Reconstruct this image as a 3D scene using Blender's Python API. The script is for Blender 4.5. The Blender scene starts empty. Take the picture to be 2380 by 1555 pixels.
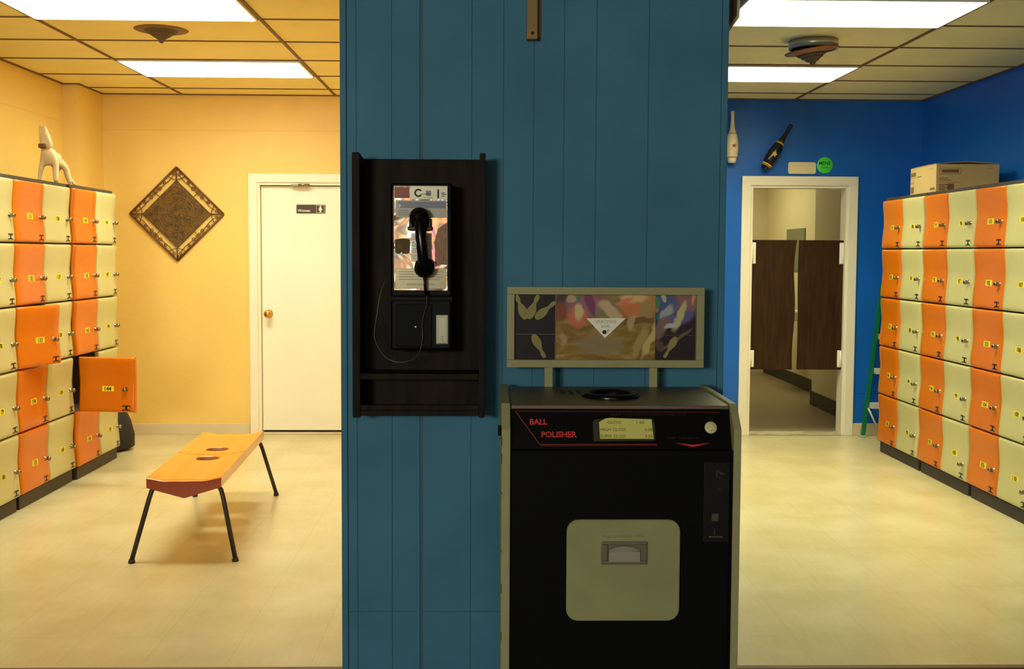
import bpy, bmesh, math, random
from mathutils import Vector, Matrix
random.seed(7)
PI = math.pi
SC = bpy.context.scene
COL = SC.collection
R = math.radians

# ---------------------------------------------------------------- helpers
def lin(c):
    return tuple(((x/255)/12.92 if x/255 <= .04045 else (((x/255)+.055)/1.055)**2.4) for x in c)

def mat(name, col, rough=.5, metal=0.0, vary=0.0, vscale=8.0, bump=0.0, bscale=60.0, col2=None, stretch=None,
        emit=None, estr=1.0, coat=0.0, spec=.5, detail=4.0):
    """procedural principled material; col is 0-255 sRGB"""
    m = bpy.data.materials.new(name); m.use_nodes = True
    nt = m.node_tree; N = nt.nodes; L = nt.links
    b = N['Principled BSDF']
    c = lin(col)
    b.inputs['Base Color'].default_value = (*c, 1)
    b.inputs['Roughness'].default_value = rough
    b.inputs['Metallic'].default_value = metal
    b.inputs['Specular IOR Level'].default_value = spec
    if coat: b.inputs['Coat Weight'].default_value = coat; b.inputs['Coat Roughness'].default_value = .12
    tc = None
    def coord():
        nonlocal tc
        if tc is None:
            t = N.new('ShaderNodeTexCoord')
            if stretch:
                mp = N.new('ShaderNodeMapping'); mp.inputs['Scale'].default_value = stretch
                L.new(t.outputs['Object'], mp.inputs['Vector']); tc = mp.outputs['Vector']
            else: tc = t.outputs['Object']
        return tc
    if vary or col2:
        n = N.new('ShaderNodeTexNoise'); n.inputs['Scale'].default_value = vscale; n.inputs['Detail'].default_value = detail
        L.new(coord(), n.inputs['Vector'])
        cr = N.new('ShaderNodeValToRGB')
        c2 = lin(col2) if col2 else tuple(x*(1-vary) for x in c)
        cr.color_ramp.elements[0].position = .35; cr.color_ramp.elements[1].position = .65
        cr.color_ramp.elements[0].color = (*c2, 1); cr.color_ramp.elements[1].color = (*c, 1)
        L.new(n.outputs['Fac'], cr.inputs['Fac']); L.new(cr.outputs['Color'], b.inputs['Base Color'])
    if bump:
        n = N.new('ShaderNodeTexNoise'); n.inputs['Scale'].default_value = bscale; n.inputs['Detail'].default_value = 3
        L.new(coord(), n.inputs['Vector'])
        bp = N.new('ShaderNodeBump'); bp.inputs['Strength'].default_value = bump; bp.inputs['Distance'].default_value = .01
        L.new(n.outputs['Fac'], bp.inputs['Height']); L.new(bp.outputs['Normal'], b.inputs['Normal'])
    if emit:
        b.inputs['Emission Color'].default_value = (*lin(emit), 1); b.inputs['Emission Strength'].default_value = estr
    return m

class MB:
    def __init__(s): s.bm = bmesh.new(); s.mi = 0
    def _fin(s, faces):
        for f in faces: f.material_index = s.mi
    def poly(s, pts):
        f = s.bm.faces.new([s.bm.verts.new(p) for p in pts]); f.material_index = s.mi; return f
    def box(s, x0, x1, y0, y1, z0, z1, bev=0.0, seg=2, M=None):
        g = bmesh.new()
        r = bmesh.ops.create_cube(g, size=1)
        for v in r['verts']:
            v.co = ((x0+x1)/2+v.co.x*(x1-x0), (y0+y1)/2+v.co.y*(y1-y0), (z0+z1)/2+v.co.z*(z1-z0))
        if bev: bmesh.ops.bevel(g, geom=g.edges[:], offset=bev, segments=seg, affect='EDGES', profile=.5)
        s.merge(g, M)
    def merge(s, g, M=None, keep=False):
        vm = {}
        for v in g.verts: vm[v] = s.bm.verts.new((M @ v.co) if M else v.co)
        for f in g.faces:
            try: nf = s.bm.faces.new([vm[v] for v in f.verts])
            except ValueError: continue
            nf.material_index = f.material_index if keep else s.mi; nf.smooth = f.smooth
        g.free()
    def prism(s, pts, axis, a, b, bev=0.0, smooth=False):
        """pts in the plane normal to axis, extruded from a to b"""
        def P(p, t):
            if axis == 'x': return (t, p[0], p[1])
            if axis == 'y': return (p[0], t, p[1])
            return (p[0], p[1], t)
        g = bmesh.new()
        A = [g.verts.new(P(p, a)) for p in pts]; B = [g.verts.new(P(p, b)) for p in pts]
        n = len(pts)
        g.faces.new(A); g.faces.new(B[::-1])
        for i in range(n):
            f = g.faces.new([A[i], B[i], B[(i+1) % n], A[(i+1) % n]]); f.smooth = smooth
        bmesh.ops.recalc_face_normals(g, faces=g.faces[:])
        if bev: bmesh.ops.bevel(g, geom=g.edges[:], offset=bev, segments=2, affect='EDGES')
        s.merge(g)
    def lathe(s, prof, seg=24, M=None, closed=False):
        """prof: list of (r, z)"""
        g = bmesh.new(); rings = []
        for r, z in prof:
            if r < 1e-6: rings.append([g.verts.new((0, 0, z))])
            else: rings.append([g.verts.new((r*math.cos(2*PI*i/seg), r*math.sin(2*PI*i/seg), z)) for i in range(seg)])
        for a, b in zip(rings, rings[1:]):
            for i in range(seg):
                j = (i+1) % seg
                if len(a) == 1 and len(b) == 1: continue
                if len(a) == 1: f = g.faces.new([a[0], b[j], b[i]])
                elif len(b) == 1: f = g.faces.new([a[i], a[j], b[0]])
                else: f = g.faces.new([a[i], a[j], b[j], b[i]])
                f.smooth = True
        bmesh.ops.recalc_face_normals(g, faces=g.faces[:])
        s.merge(g, M)
    def tube(s, pts, r, seg=10, closed=False, flat=1.0):
        P = [Vector(p) for p in pts]; n = len(P)
        rr = r if isinstance(r, (list, tuple)) else [r]*n
        g = bmesh.new(); rings = []; up = None
        for i in range(n):
            if closed: t = P[(i+1) % n]-P[i-1]
            else: t = P[min(i+1, n-1)]-P[max(i-1, 0)]
            t.normalize()
            if up is None:
                up = Vector((0, 0, 1)) if abs(t.z) < .9 else Vector((1, 0, 0))
            a = t.cross(up)
            if a.length < 1e-5: a = t.cross(Vector((0, 1, 0)))
            a.normalize(); b = a.cross(t); b.normalize(); up = b
            rings.append([g.verts.new(P[i]+a*rr[i]*math.cos(2*PI*k/seg)+b*rr[i]*flat*math.sin(2*PI*k/seg)) for k in range(seg)])
        m = n if closed else n-1
        for i in range(m):
            A = rings[i]; B = rings[(i+1) % n]
            for k in range(seg):
                f = g.faces.new([A[k], A[(k+1) % seg], B[(k+1) % seg], B[k]]); f.smooth = True
        if not closed: g.faces.new(rings[0][::-1]); g.faces.new(rings[-1])
        bmesh.ops.recalc_face_normals(g, faces=g.faces[:])
        s.merge(g)
    def disc(s, c, r, n, seg=24, sx=1.0):
        """flat disc in the xz plane, front to -y"""
        s.poly([(c[0]+r*sx*math.cos(2*PI*i/seg), c[1], c[2]+r*math.sin(2*PI*i/seg)) for i in range(seg)])
    def text(s, body, x, z, size, y=0.0, align='CENTER', sx=1.0, depth=0.0, bold=0.0, shear=0.0):
        """lettering in the xz plane reading from -y"""
        key = (body, round(bold, 4), round(shear, 3))
        if key not in TXT:
            cu = bpy.data.curves.new('t', 'FONT'); cu.body = body; cu.size = 1; cu.resolution_u = 2; cu.offset = bold; cu.shear = shear
            ob = bpy.data.objects.new('t', cu); COL.objects.link(ob)
            dg = bpy.context.evaluated_depsgraph_get(); dg.update()
            me = ob.evaluated_get(dg).to_mesh()
            vs = [tuple(v.co) for v in me.vertices]; fs = [tuple(p.vertices) for p in me.polygons]
            ob.evaluated_get(dg).to_mesh_clear()
            bpy.data.objects.remove(ob); bpy.data.curves.remove(cu)
            TXT[key] = (vs, fs)
        vs, fs = TXT[key]
        if not vs: return
        x0 = min(v[0] for v in vs); x1 = max(v[0] for v in vs)
        w = (x1-x0)*size*sx
        ox = {'CENTER': x-w/2, 'LEFT': x, 'RIGHT': x-w}[align]
        V = [s.bm.verts.new((ox+(v[0]-x0)*size*sx, y, z+v[1]*size)) for v in vs]
        for f in fs:
            try: nf = s.bm.faces.new([V[i] for i in f]); nf.material_index = s.mi
            except ValueError: pass
    def build(s, name, mats, parent=None, loc=(0, 0, 0), rot=(0, 0, 0), smooth=None, recalc=False):
        if recalc: bmesh.ops.recalc_face_normals(s.bm, faces=s.bm.faces[:])
        me = bpy.data.meshes.new(name); s.bm.to_mesh(me); s.bm.free()
        for m in (mats if isinstance(mats, (list, tuple)) else [mats]): me.materials.append(m)
        if smooth is not None:
            for p in me.polygons: p.use_smooth = smooth
        o = bpy.data.objects.new(name, me); COL.objects.link(o)
        o.location = loc; o.rotation_euler = rot
        if parent: o.parent = parent
        return o
TXT = {}

def tag(o, label, cat, group=None):
    o['label'] = label; o['category'] = cat
    if group: o['group'] = group
    return o
def thing(name, label, cat, loc=(0, 0, 0), rot=(0, 0, 0), group=None):
    o = bpy.data.objects.new(name, None); COL.objects.link(o); o.empty_display_size = .1
    o.location = loc; o.rotation_euler = rot
    return tag(o, label, cat, group)
def struct(o): o['kind'] = 'structure'; return o
def simple(name, m, parent=None, **k):
    b = MB(); b.box(**k); return b.build(name, m, parent)

# ---------------------------------------------------------------- dimensions
H = 1.4853                     # camera height
CZ = 2.743                     # ceiling
YB = 8.55                      # back walls
YW = 3.62                      # front of the dividing wall
PX0, PX1 = -.51, .81           # dividing wall
YF = 3.70                      # edge of the tile floor
XL, XR = -3.22, 3.51

# ---------------------------------------------------------------- materials
M = {}
M['yellow_wall'] = mat('yellow_wall', (240, 204, 112), .45, vary=.06, vscale=1.5, bump=.12, bscale=90)
M['blue_wall'] = mat('blue_wall', (12, 100, 196), .40, vary=.12, vscale=2, bump=.12, bscale=80)
M['panel_blue'] = mat('panel_blue', (69, 125, 155), .62, spec=.25, vary=.16, vscale=3.0, bump=.02, bscale=50)
M['groove_blue'] = mat('groove_blue', (54, 89, 111), .6)
M['white_trim'] = mat('white_trim', (238, 230, 205), .35, bump=.04)
M['door_white'] = mat('door_white', (240, 236, 214), .38, vary=.03, vscale=3)
M['baseboard'] = mat('baseboard', (215, 200, 160), .45, vary=.06)
M['ceiling_tile'] = mat('ceiling_tile', (252, 236, 168), .9, vary=.06, vscale=2.5, bump=.35, bscale=160)
M['grid'] = mat('grid', (112, 82, 44), .6)
M['dark_gap'] = mat('dark_gap', (40, 30, 20), .8)
M['locker_orange'] = mat('locker_orange', (212, 112, 5), .27, spec=.35, vary=.10, vscale=3, bump=.06, bscale=25)
M['locker_cream'] = mat('locker_cream', (194, 186, 126), .27, spec=.35, vary=.06, vscale=3, bump=.06, bscale=25)
M['locker_body'] = mat('locker_body', (66, 58, 50), .6, vary=.15)
M['locker_in'] = mat('locker_in', (34, 26, 24), .8)
M['plinth'] = mat('plinth', (58, 48, 42), .55, vary=.25, vscale=12)
M['sticker'] = mat('sticker', (236, 214, 40), .5)
M['ink'] = mat('ink', (30, 24, 22), .6)
M['emblem'] = mat('emblem', (40, 22, 26), .5)
M['steel'] = mat('steel', (190, 185, 172), .22, metal=1)
M['chrome'] = mat('chrome', (215, 212, 205), .08, metal=1)
M['collar'] = mat('collar', (196, 190, 160), .3, metal=.75)
M['brass'] = mat('brass', (212, 168, 84), .2, metal=1)
M['lock_metal'] = mat('lock_metal', (150, 138, 112), .25, metal=1)
M['black_metal'] = mat('black_metal', (28, 24, 28), .35)
M['bench'] = mat('bench', (226, 142, 24), .18, coat=.5, vary=.06, vscale=4)
M['bench_edge'] = mat('bench_edge', (156, 66, 14), .3)  # orange darkened for the shade on the bench ends and underside
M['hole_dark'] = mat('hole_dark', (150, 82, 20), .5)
M['art_metal'] = mat('art_metal', (112, 74, 36), .5, metal=.3)
M['vent'] = mat('vent', (120, 88, 52), .55, vary=.2, vscale=20)
M['vent_dark'] = mat('vent_dark', (84, 66, 40), .6)
M['vent_rim'] = mat('vent_rim', (142, 92, 46), .5)
M['gloss_black'] = mat('gloss_black', (7, 7, 9), .22, spec=.35)
M['phone_black'] = mat('phone_black', (6, 6, 8), .5, spec=.12)
M['booth_wood'] = mat('booth_wood', (40, 27, 16), .65, spec=.15, col2=(23, 15, 10), vscale=5, stretch=(6, 6, 1), bump=.1)
M['swing_wood'] = mat('swing_wood', (60, 37, 14), .5, spec=.25, col2=(40, 24, 8), vscale=5, stretch=(9, 9, 1), bump=.06)
M['cream_paint'] = mat('cream_paint', (163, 158, 114), .45, spec=.3, vary=.10, vscale=7, bump=.05)
M['metal_top'] = mat('metal_top', (125, 121, 97), .42, metal=.55, vary=.15, vscale=4)
M['mach_black'] = mat('mach_black', (5, 5, 10), .75, vary=.3, vscale=30, spec=.15)
M['red_ink'] = mat('red_ink', (205, 42, 24), .5)
M['dim_red'] = mat('dim_red', (57, 15, 11), .5)
M['wood_horse'] = mat('wood_horse', (226, 200, 148), .5, vary=.2, vscale=9, stretch=(4, 4, 1))
M['horse_dark'] = mat('horse_dark', (110, 70, 40), .6)
M['card_box'] = mat('card_box', (202, 172, 112), .75, vary=.05, vscale=5, bump=.08)
M['box_ink'] = mat('box_ink', (120, 88, 60), .8)
M['tape'] = mat('tape', (150, 130, 110), .4)
M['green'] = mat('green', (10, 110, 66), .35)
M['ladder_step'] = mat('ladder_step', (190, 190, 175), .45)
M['bag'] = mat('bag', (26, 20, 26), .6, bump=.3, bscale=12)
M['toilet_wall'] = mat('toilet_wall', (212, 200, 160), .6, vary=.05, vscale=2)
M['toilet_floor'] = mat('toilet_floor', (160, 142, 112), .35, col2=(110, 94, 72), vscale=120)
M['rubber'] = mat('rubber', (34, 30, 30), .5)
M['marble'] = mat('marble', (205, 195, 165), .35, col2=(170, 158, 125), vscale=9)
M['sign_brown'] = mat('sign_brown', (62, 40, 32), .45)
M['sign_white'] = mat('sign_white', (235, 225, 200), .5)
M['green_disc'] = mat('green_disc', (70, 225, 70), .5)
M['plaque'] = mat('plaque', (232, 216, 170), .5)
M['pin_cream'] = mat('pin_cream', (236, 218, 178), .3)
M['pin_red'] = mat('pin_red', (165, 40, 30), .4)
M['pin_black'] = mat('pin_black', (24, 24, 26), .15)
M['pin_gold'] = mat('pin_gold', (225, 175, 30), .4)
M['front_floor'] = mat('front_floor', (79, 59, 37), .8, vary=.2, vscale=40)
M['hall_wall'] = mat('hall_wall', (120, 110, 95), .8)
M['bracket'] = mat('bracket', (146, 116, 60), .5, vary=.15, vscale=15)
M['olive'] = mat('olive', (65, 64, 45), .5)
M['olive_lit'] = mat('olive_lit', (190, 186, 150), .5)  # paler olive: light on the rim put into the colour
M['chip'] = mat('chip', (70, 50, 40), .8)
M['silver_part'] = mat('silver_part', (158, 155, 137), .4, metal=.6)
M['coin_plate'] = mat('coin_plate', (48, 50, 50), .38, metal=.85, vary=.2, vscale=20)
M['card_yellow'] = mat('card_yellow', (212, 206, 110), .6)
M['faded_ink'] = mat('faded_ink', (128, 120, 66), .6)
M['light_box'] = mat('light_box', (235, 230, 215), .5)
M['white_badge'] = mat('white_badge', (250, 246, 230), .4)
M['badge_ink'] = mat('badge_ink', (150, 146, 122), .5)
M['art_black'] = mat('art_black', (7, 7, 18), .35, spec=.3)
M['print_pin'] = mat('print_pin', (140, 133, 60), .4, vary=.12, vscale=30)
M['print_line'] = mat('print_line', (100, 92, 88), .5)
M['white_plate'] = mat('white_plate', (240, 236, 222), .4)

def diffuser_mat(name, col, strength, base, pw):
    m = bpy.data.materials.new(name); m.use_nodes = True
    nt = m.node_tree; b = nt.nodes['Principled BSDF']
    b.inputs['Base Color'].default_value = (.9, .88, .8, 1); b.inputs['Roughness'].default_value = .4
    b.inputs['Emission Color'].default_value = (*col, 1)
    # prismatic lens: throws most of its light downwards, less towards the horizontal
    N = nt.nodes; L = nt.links
    g = N.new('ShaderNodeNewGeometry'); sp = N.new('ShaderNodeSeparateXYZ'); L.new(g.outputs['Incoming'], sp.inputs[0])
    def mth(op, a, v):
        q = N.new('ShaderNodeMath'); q.operation = op; L.new(a, q.inputs[0])
        if v is not None: q.inputs[1].default_value = v
        return q.outputs[0]
    c = mth('MAXIMUM', mth('MULTIPLY', sp.outputs['Z'], -1), 0.0)
    c = mth('MULTIPLY', mth('ADD', mth('MULTIPLY', mth('POWER', c, pw), 1-base), base), strength)
    L.new(c, b.inputs['Emission Strength'])
    return m
LCOL = (.93, .95, .78)
RCOL = (1.0, .94, .60)
M['diffuser_l'] = diffuser_mat('diffuser_left_room', LCOL, 26, .34, 1.3)
M['diffuser_r'] = diffuser_mat('diffuser_right_room', RCOL, 39, .06, 1.7)

def tile_floor_mat():
    m = bpy.data.materials.new('vinyl_tile'); m.use_nodes = True
    nt = m.node_tree; N = nt.nodes; L = nt.links; b = N['Principled BSDF']
    tc = N.new('ShaderNodeTexCoord'); sep = N.new('ShaderNodeSeparateXYZ'); L.new(tc.outputs['Object'], sep.inputs[0])
    def line(out, off):
        a = N.new('ShaderNodeMath'); a.operation = 'ADD'; L.new(out, a.inputs[0]); a.inputs[1].default_value = off
        d = N.new('ShaderNodeMath'); d.operation = 'DIVIDE'; L.new(a.outputs[0], d.inputs[0]); d.inputs[1].default_value = .3048
        f = N.new('ShaderNodeMath'); f.operation = 'FRACT'; L.new(d.outputs[0], f.inputs[0])
        g = N.new('ShaderNodeMath'); g.operation = 'LESS_THAN'; L.new(f.outputs[0], g.inputs[0]); g.inputs[1].default_value = .009
        return g.outputs[0]
    lx = line(sep.outputs['X'], 10.09); ly = line(sep.outputs['Y'], 10.02)
    mx = N.new('ShaderNodeMath'); mx.operation = 'MAXIMUM'; L.new(lx, mx.inputs[0]); L.new(ly, mx.inputs[1])
    n = N.new('ShaderNodeTexNoise'); n.inputs['Scale'].default_value = 2.2; n.inputs['Detail'].default_value = 8; L.new(tc.outputs['Object'], n.inputs['Vector'])
    cr = N.new('ShaderNodeValToRGB'); cr.color_ramp.elements[0].position = .35; cr.color_ramp.elements[1].position = .68
    cr.color_ramp.elements[0].color = (*lin((200, 187, 134)), 1); cr.color_ramp.elements[1].color = (*lin((214, 203, 158)), 1)
    L.new(n.outputs['Fac'], cr.inputs['Fac'])
    mp = N.new('ShaderNodeMapping'); mp.inputs['Scale'].default_value = (60, 6, 60); L.new(tc.outputs['Object'], mp.inputs['Vector'])
    n2 = N.new('ShaderNodeTexNoise'); n2.inputs['Scale'].default_value = 1; n2.inputs['Detail'].default_value = 3; L.new(mp.outputs['Vector'], n2.inputs['Vector'])
    m2 = N.new('ShaderNodeMix'); m2.data_type = 'RGBA'; m2.blend_type = 'MULTIPLY'; m2.inputs[0].default_value = .10
    L.new(cr.outputs['Color'], m2.inputs[6]); L.new(n2.outputs['Fac'], m2.inputs[7])
    m3 = N.new('ShaderNodeMix'); m3.data_type = 'RGBA'; L.new(m2.outputs[2], m3.inputs[6]); m3.inputs[7].default_value = (*lin((150, 128, 84)), 1)
    s = N.new('ShaderNodeMath'); s.operation = 'MULTIPLY'; L.new(mx.outputs[0], s.inputs[0]); s.inputs[1].default_value = .22
    L.new(s.outputs[0], m3.inputs[0]); L.new(m3.outputs[2], b.inputs['Base Color'])
    rr = N.new('ShaderNodeMapRange'); L.new(n.outputs['Fac'], rr.inputs[0]); rr.inputs[3].default_value = .30; rr.inputs[4].default_value = .2
    L.new(rr.outputs[0], b.inputs['Roughness']); b.inputs['Specular IOR Level'].default_value = .55
    return m
M['tile'] = tile_floor_mat()

# ---------------------------------------------------------------- room shell
def room():
    b = MB(); b.box(XL, XR, YF, YB, -.05, 0); b.box(2.12, 2.92, YB, YB+.06, -.05, 0)
    struct(b.build('floor', M['tile']))
    b = MB(); b.box(-6, 6, -9, YF-.03, -.05, -.002); struct(b.build('floor_concourse', M['front_floor']))
    b = MB(); b.box(XL, XR, YF-.03, YF, -.05, .004, .002); struct(b.build('trim_floor_edge', M['grid']))
    b = MB(); b.box(XL-.1, XR+.1, 3.2, YB+.2, CZ, CZ+.08); struct(b.build('ceiling', M['ceiling_tile']))
    # the metal grid of the suspended ceiling
    b = MB(); w = .009; d = .006
    ys = [5.787+.61*i for i in range(-4, 5)]
    for y in ys:
        b.box(XL, PX0, y-w*.7, y+w*.7, CZ-d, CZ); b.box(PX1, XR, y-w*.7, y+w*.7, CZ-d, CZ)
    for x in (-2.462, -1.242, 1.242, 2.462): b.box(x-w, x+w, 3.3, YB, CZ-d*1.3, CZ)
    for (x0, x1, y0, y1) in ((XL, XL+.02, 3.7, YB), (XR-.02, XR, 3.7, YB)): b.box(x0, x1, y0, y1, CZ-.008, CZ)
    b.box(-3.105, -3.085, 8.045, YB, CZ-.008, CZ); b.box(XL, -3.085, 8.043, 8.062, CZ-.008, CZ)
    b.box(XL, PX0, YB-.02, YB, CZ-.008, CZ); b.box(PX1, XR, YB-.02, YB, CZ-.008, CZ)
    struct(b.build('trim_ceiling_grid', M['grid']))
    # left room walls
    b = MB(); b.box(XL-.12, XL, 3.3, YB+.12, 0, CZ)
    b.box(XL, -3.10, 8.06, YB, 0, CZ)              # the boxed-in pillar in the corner
    struct(b.build('wall_left', M['yellow_wall']))
    b = MB()
    b.box(XL, -1.873, YB, YB+.12, 0, CZ); b.box(-1.873, -.95, YB, YB+.12, 2.044, CZ); b.box(-.95, .15, YB, YB+.12, 0, CZ)
    struct(b.build('wall_back_yellow', M['yellow_wall']))
    b = MB()
    b.box(.15, 2.118, YB, YB+.12, 0, CZ); b.box(2.118, 2.918, YB, YB+.12, 2.046, CZ); b.box(2.918, XR+.12, YB, YB+.12, 0, CZ)
    struct(b.build('wall_back_blue', M['blue_wall']))
    b = MB(); b.box(XR, XR+.12, 3.3, YB+.0, 0, CZ); struct(b.build('wall_right', M['blue_wall']))
    # shallow panel joints on the walls
    # baseboards
    b = MB(); b.box(-3.10, -1.95, YB-.012, YB, 0, .088, .002); struct(b.build('baseboard_left', M['baseboard']))
    b = MB(); b.box(2.995, XR, YB-.012, YB, 0, .10, .002); struct(b.build('baseboard_right', M['baseboard']))
    # dividing wall
    b = MB()
    xs = [PX0+.022, -.455, -.335, -.234, -.063, .045, .148, .251, .361, .539, PX1-.022]
    g = .0022
    for a, c in zip(xs, xs[1:]):
        if a == -.234: a += .004
        if c == -.234: c -= .003
        b.box(a+g/2, c-g/2, YW-.008, YW, .2355, 2.741, .0006)
        b.box(a+g/2, c-g/2, YW-.008, YW, 0, .2330, .0006)
    b.mi = 1; b.box(PX0+.02, PX1-.02, YW-.0055, YW+.1, 0, 2.742)
    b.mi = 2; b.box(PX0, PX0+.3, YW+.1, YB, 0, 2.742)
    b.mi = 3; b.box(PX1-.3, PX1, YW+.1, YB, 0, 2.742)
    b.mi = 0
    struct(b.build('wall_partition', [M['panel_blue'], M['groove_blue'], M['yellow_wall'], M['blue_wall']]))
    b = MB(); b.box(PX0, PX0+.022, YW-.014, YW+.1, 0, 2.741, .003); b.box(PX1-.022, PX1, YW-.014, YW+.1, 0, 2.741, .003)
    b.box(-.252, -.240, YW-.011, YW-.006, 0, 2.741, .002)
    struct(b.build('trim_partition_corners', M['panel_blue']))
    # concourse behind the camera, which lights and mirrors into the phone
    b = MB(); b.box(-6.1, -6, -9, 3.3, 0, 3.3); struct(b.build('wall_concourse_left', M['hall_wall']))
    b = MB(); b.box(6, 6.1, -9, 3.3, 0, 3.3); struct(b.build('wall_concourse_right', M['hall_wall']))
    b = MB(); b.box(-6.1, 6.1, -9.1, -9, 0, 3.3); struct(b.build('wall_concourse_back', M['hall_wall']))
    b = MB(); b.box(-6.1, XL-.12, 3.2, 3.3, 0, 3.3); b.box(XR+.12, 6.1, 3.2, 3.3, 0, 3.3); b.box(XL-.12, XR+.12, 3.12, 3.2, CZ, 3.3)
    struct(b.build('wall_concourse_front', M['hall_wall']))
    b = MB(); b.box(-6.1, 6.1, -9.1, 3.3, 3.3, 3.35); struct(b.build('ceiling_concourse', M['hall_wall']))
room()

def joint(name, m, **k):
    b = MB(); b.box(**k); return struct(b.build(name, m))
M['joint_y'] = mat('joint_yellow', (226, 184, 98), .6)
M['joint_b'] = mat('joint_blue', (12, 70, 150), .6)
joint('trim_wall_seam', M['joint_y'], x0=-3.1, x1=PX0, y0=YB-.0012, y1=YB, z0=2.455, z1=2.459)
joint('trim_wall_seam', M['joint_y'], x0=XL, x1=XL+.0012, y0=4, y1=8.06, z0=2.455, z1=2.459)
joint('trim_wall_seam', M['joint_b'], x0=2.995, x1=XR, y0=YB-.0012, y1=YB, z0=.342, z1=.348)

# ---------------------------------------------------------------- doors
def casing(name, x0, x1, zt, w, m):
    b = MB(); t = .022
    b.box(x0-w, x0, YB-t, YB, 0, zt+w, .004); b.box(x1, x1+w, YB-t, YB, 0, zt+w, .004); b.box(x0-w, x1+w, YB-t-.0005, YB, zt, zt+w, .004)
    b.box(x0, x0+.02, YB-.01, YB+.12, 0, zt, .001); b.box(x1-.02, x1, YB-.01, YB+.12, 0, zt, .001); b.box(x0+.02, x1-.02, YB-.01, YB+.12, zt-.02, zt, .001)
    return struct(b.build(name, m))
casing('trim_door_casing', -1.873, -.95, 2.044, .070, M['white_trim'])
casing('trim_doorway_casing', 2.118, 2.918, 2.046, .075, M['white_trim'])
b = MB(); b.box(-1.85, -.972, YB+.03, YB+.07, .03, 2.018, .002)
door1 = struct(b.build('door_1', M['door_white']))
b = MB()
Mx = Matrix.Translation((-1.795, YB+.03, .985)) @ Matrix.Rotation(PI/2, 4, 'X')
b.lathe([(0, 0), (.034, 0), (.034, .004), (.014, .010), (.011, .03), (.020, .036), (.030, .048), (.031, .060), (.024, .072), (0, .075)], 28, Mx)
b.build('door_knob', M['brass'], door1)
b = MB(); b.box(-1.60, -1.46, YB-.028, YB+.03, 2.012, 2.03, .006); b.tube([(-1.54, YB-.03, 2.024), (-1.50, YB-.036, 2.026), (-1.45, YB-.02, 2.026)], .008)
b.build('door_holder', M['lock_metal'], door1)
b = MB(); b.box(-1.85, -.972, YB+.0, YB+.1, 0, .012, .003); struct(b.build('trim_threshold_left', M['baseboard']))

# saloon doors
def saloon(x0, x1, hinge_left, yaw):
    b = MB()
    w = x1-x0
    hx = x0 if hinge_left else x1
    s = 1 if hinge_left else -1
    pts = []
    n = 24
    z0, z1 = .541, 1.605
    outer = []
    for i in range(n+1):
        t = i/n; z = z0+(z1-z0)*t
        wob = 0
        if hinge_left: wob = -.012*math.sin(t*PI*3.1+.3)*(.4+.6*t) - .012*(1-t)
        else: wob = -.004*math.sin(t*PI*2)
        outer.append((s*(w+wob), z))
    pts = [(0, z0)]+outer+[(0, z1)]
    b.prism(pts, 'y', -.014, .014)
    o = struct(b.build('door_2' if hinge_left else 'door_3', M['swing_wood'], None, (hx, YB+.035, 0), (0, 0, yaw)))
    for (za, zb) in ((z1-.195, z1-.02), (z0+.02, z0+.16)):
        h = MB(); xa, xb = (.002, .034) if hinge_left else (-.034, -.002)
        h.box(xa, xb, -.022, -.0145, za, zb, .004)
        h.tube([(xa+.004 if hinge_left else xb-.004, -.024, za), (xa+.004 if hinge_left else xb-.004, -.024, zb)], .007)
        h.build('hinge', M['white_plate'], o)
    return o
saloon(2.14, 2.505, True, 0.0)
saloon(2.536, 2.896, False, 0.0)

# men's room beyond the swing doors
b = MB(); b.box(1.7, 4.8, YB+.12, 15.2, -.05, 0); struct(b.build('floor_washroom', M['toilet_floor']))
b = MB(); b.box(2.14, 2.90, YB-.02, YB+.12, 0, .014, .004); struct(b.build('trim_threshold_right', M['marble']))
b = MB(); b.box(3.2, 3.4, YB+.12, 10.32, 0, 2.6); struct(b.build('wall_washroom_near', M['toilet_wall']))
b = MB(); b.box(3.48, 3.6, 10.22, 15.2, 0, 2.6); b.box(3.4, 3.6, 10.22, 10.32, 0, 2.6); struct(b.build('wall_washroom_far', M['toilet_wall']))
b = MB(); b.box(1.7, 3.6, 13.2, 13.3, 0, 2.6); struct(b.build('wall_washroom_back', M['toilet_wall']))
b = MB(); b.box(1.7, 1.8, YB+.12, 15.2, 0, 2.6); struct(b.build('wall_washroom_left', M['toilet_wall']))
b = MB(); b.box(1.7, 3.6, YB+.12, 15.2, 2.6, 2.65); struct(b.build('ceiling_washroom', M['toilet_wall']))
b = MB(); b.box(3.188, 3.2, YB+.13, 10.32, 0, .14, .003); b.box(3.188, 3.2, 10.31, 10.332, 0, .14, .003); struct(b.build('baseboard_washroom_near', M['rubber']))
b = MB(); b.box(3.468, 3.48, 10.34, 13.2, 0, .14, .003); struct(b.build('baseboard_washroom_far', M['rubber']))
b = MB(); b.box(3.465, 3.478, 11.55, 12.25, 1.30, 1.78, .003)
tag(b.build('mirror', mat('mirror', (130, 134, 110), .3, metal=.6)), 'grey mirror on the washroom wall seen above the swing doors', 'mirror')
b = MB(); b.prism([(10.9, 2.52), (11.35, 2.52), (10.98, 2.18)], 'x', 3.40, 3.475)  # plain brown wedge beside the far washroom wall
tag(b.build('wall_bracket', M['art_metal']), 'brown wedge bracket high on the washroom wall behind the swing doors', 'bracket')
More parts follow.
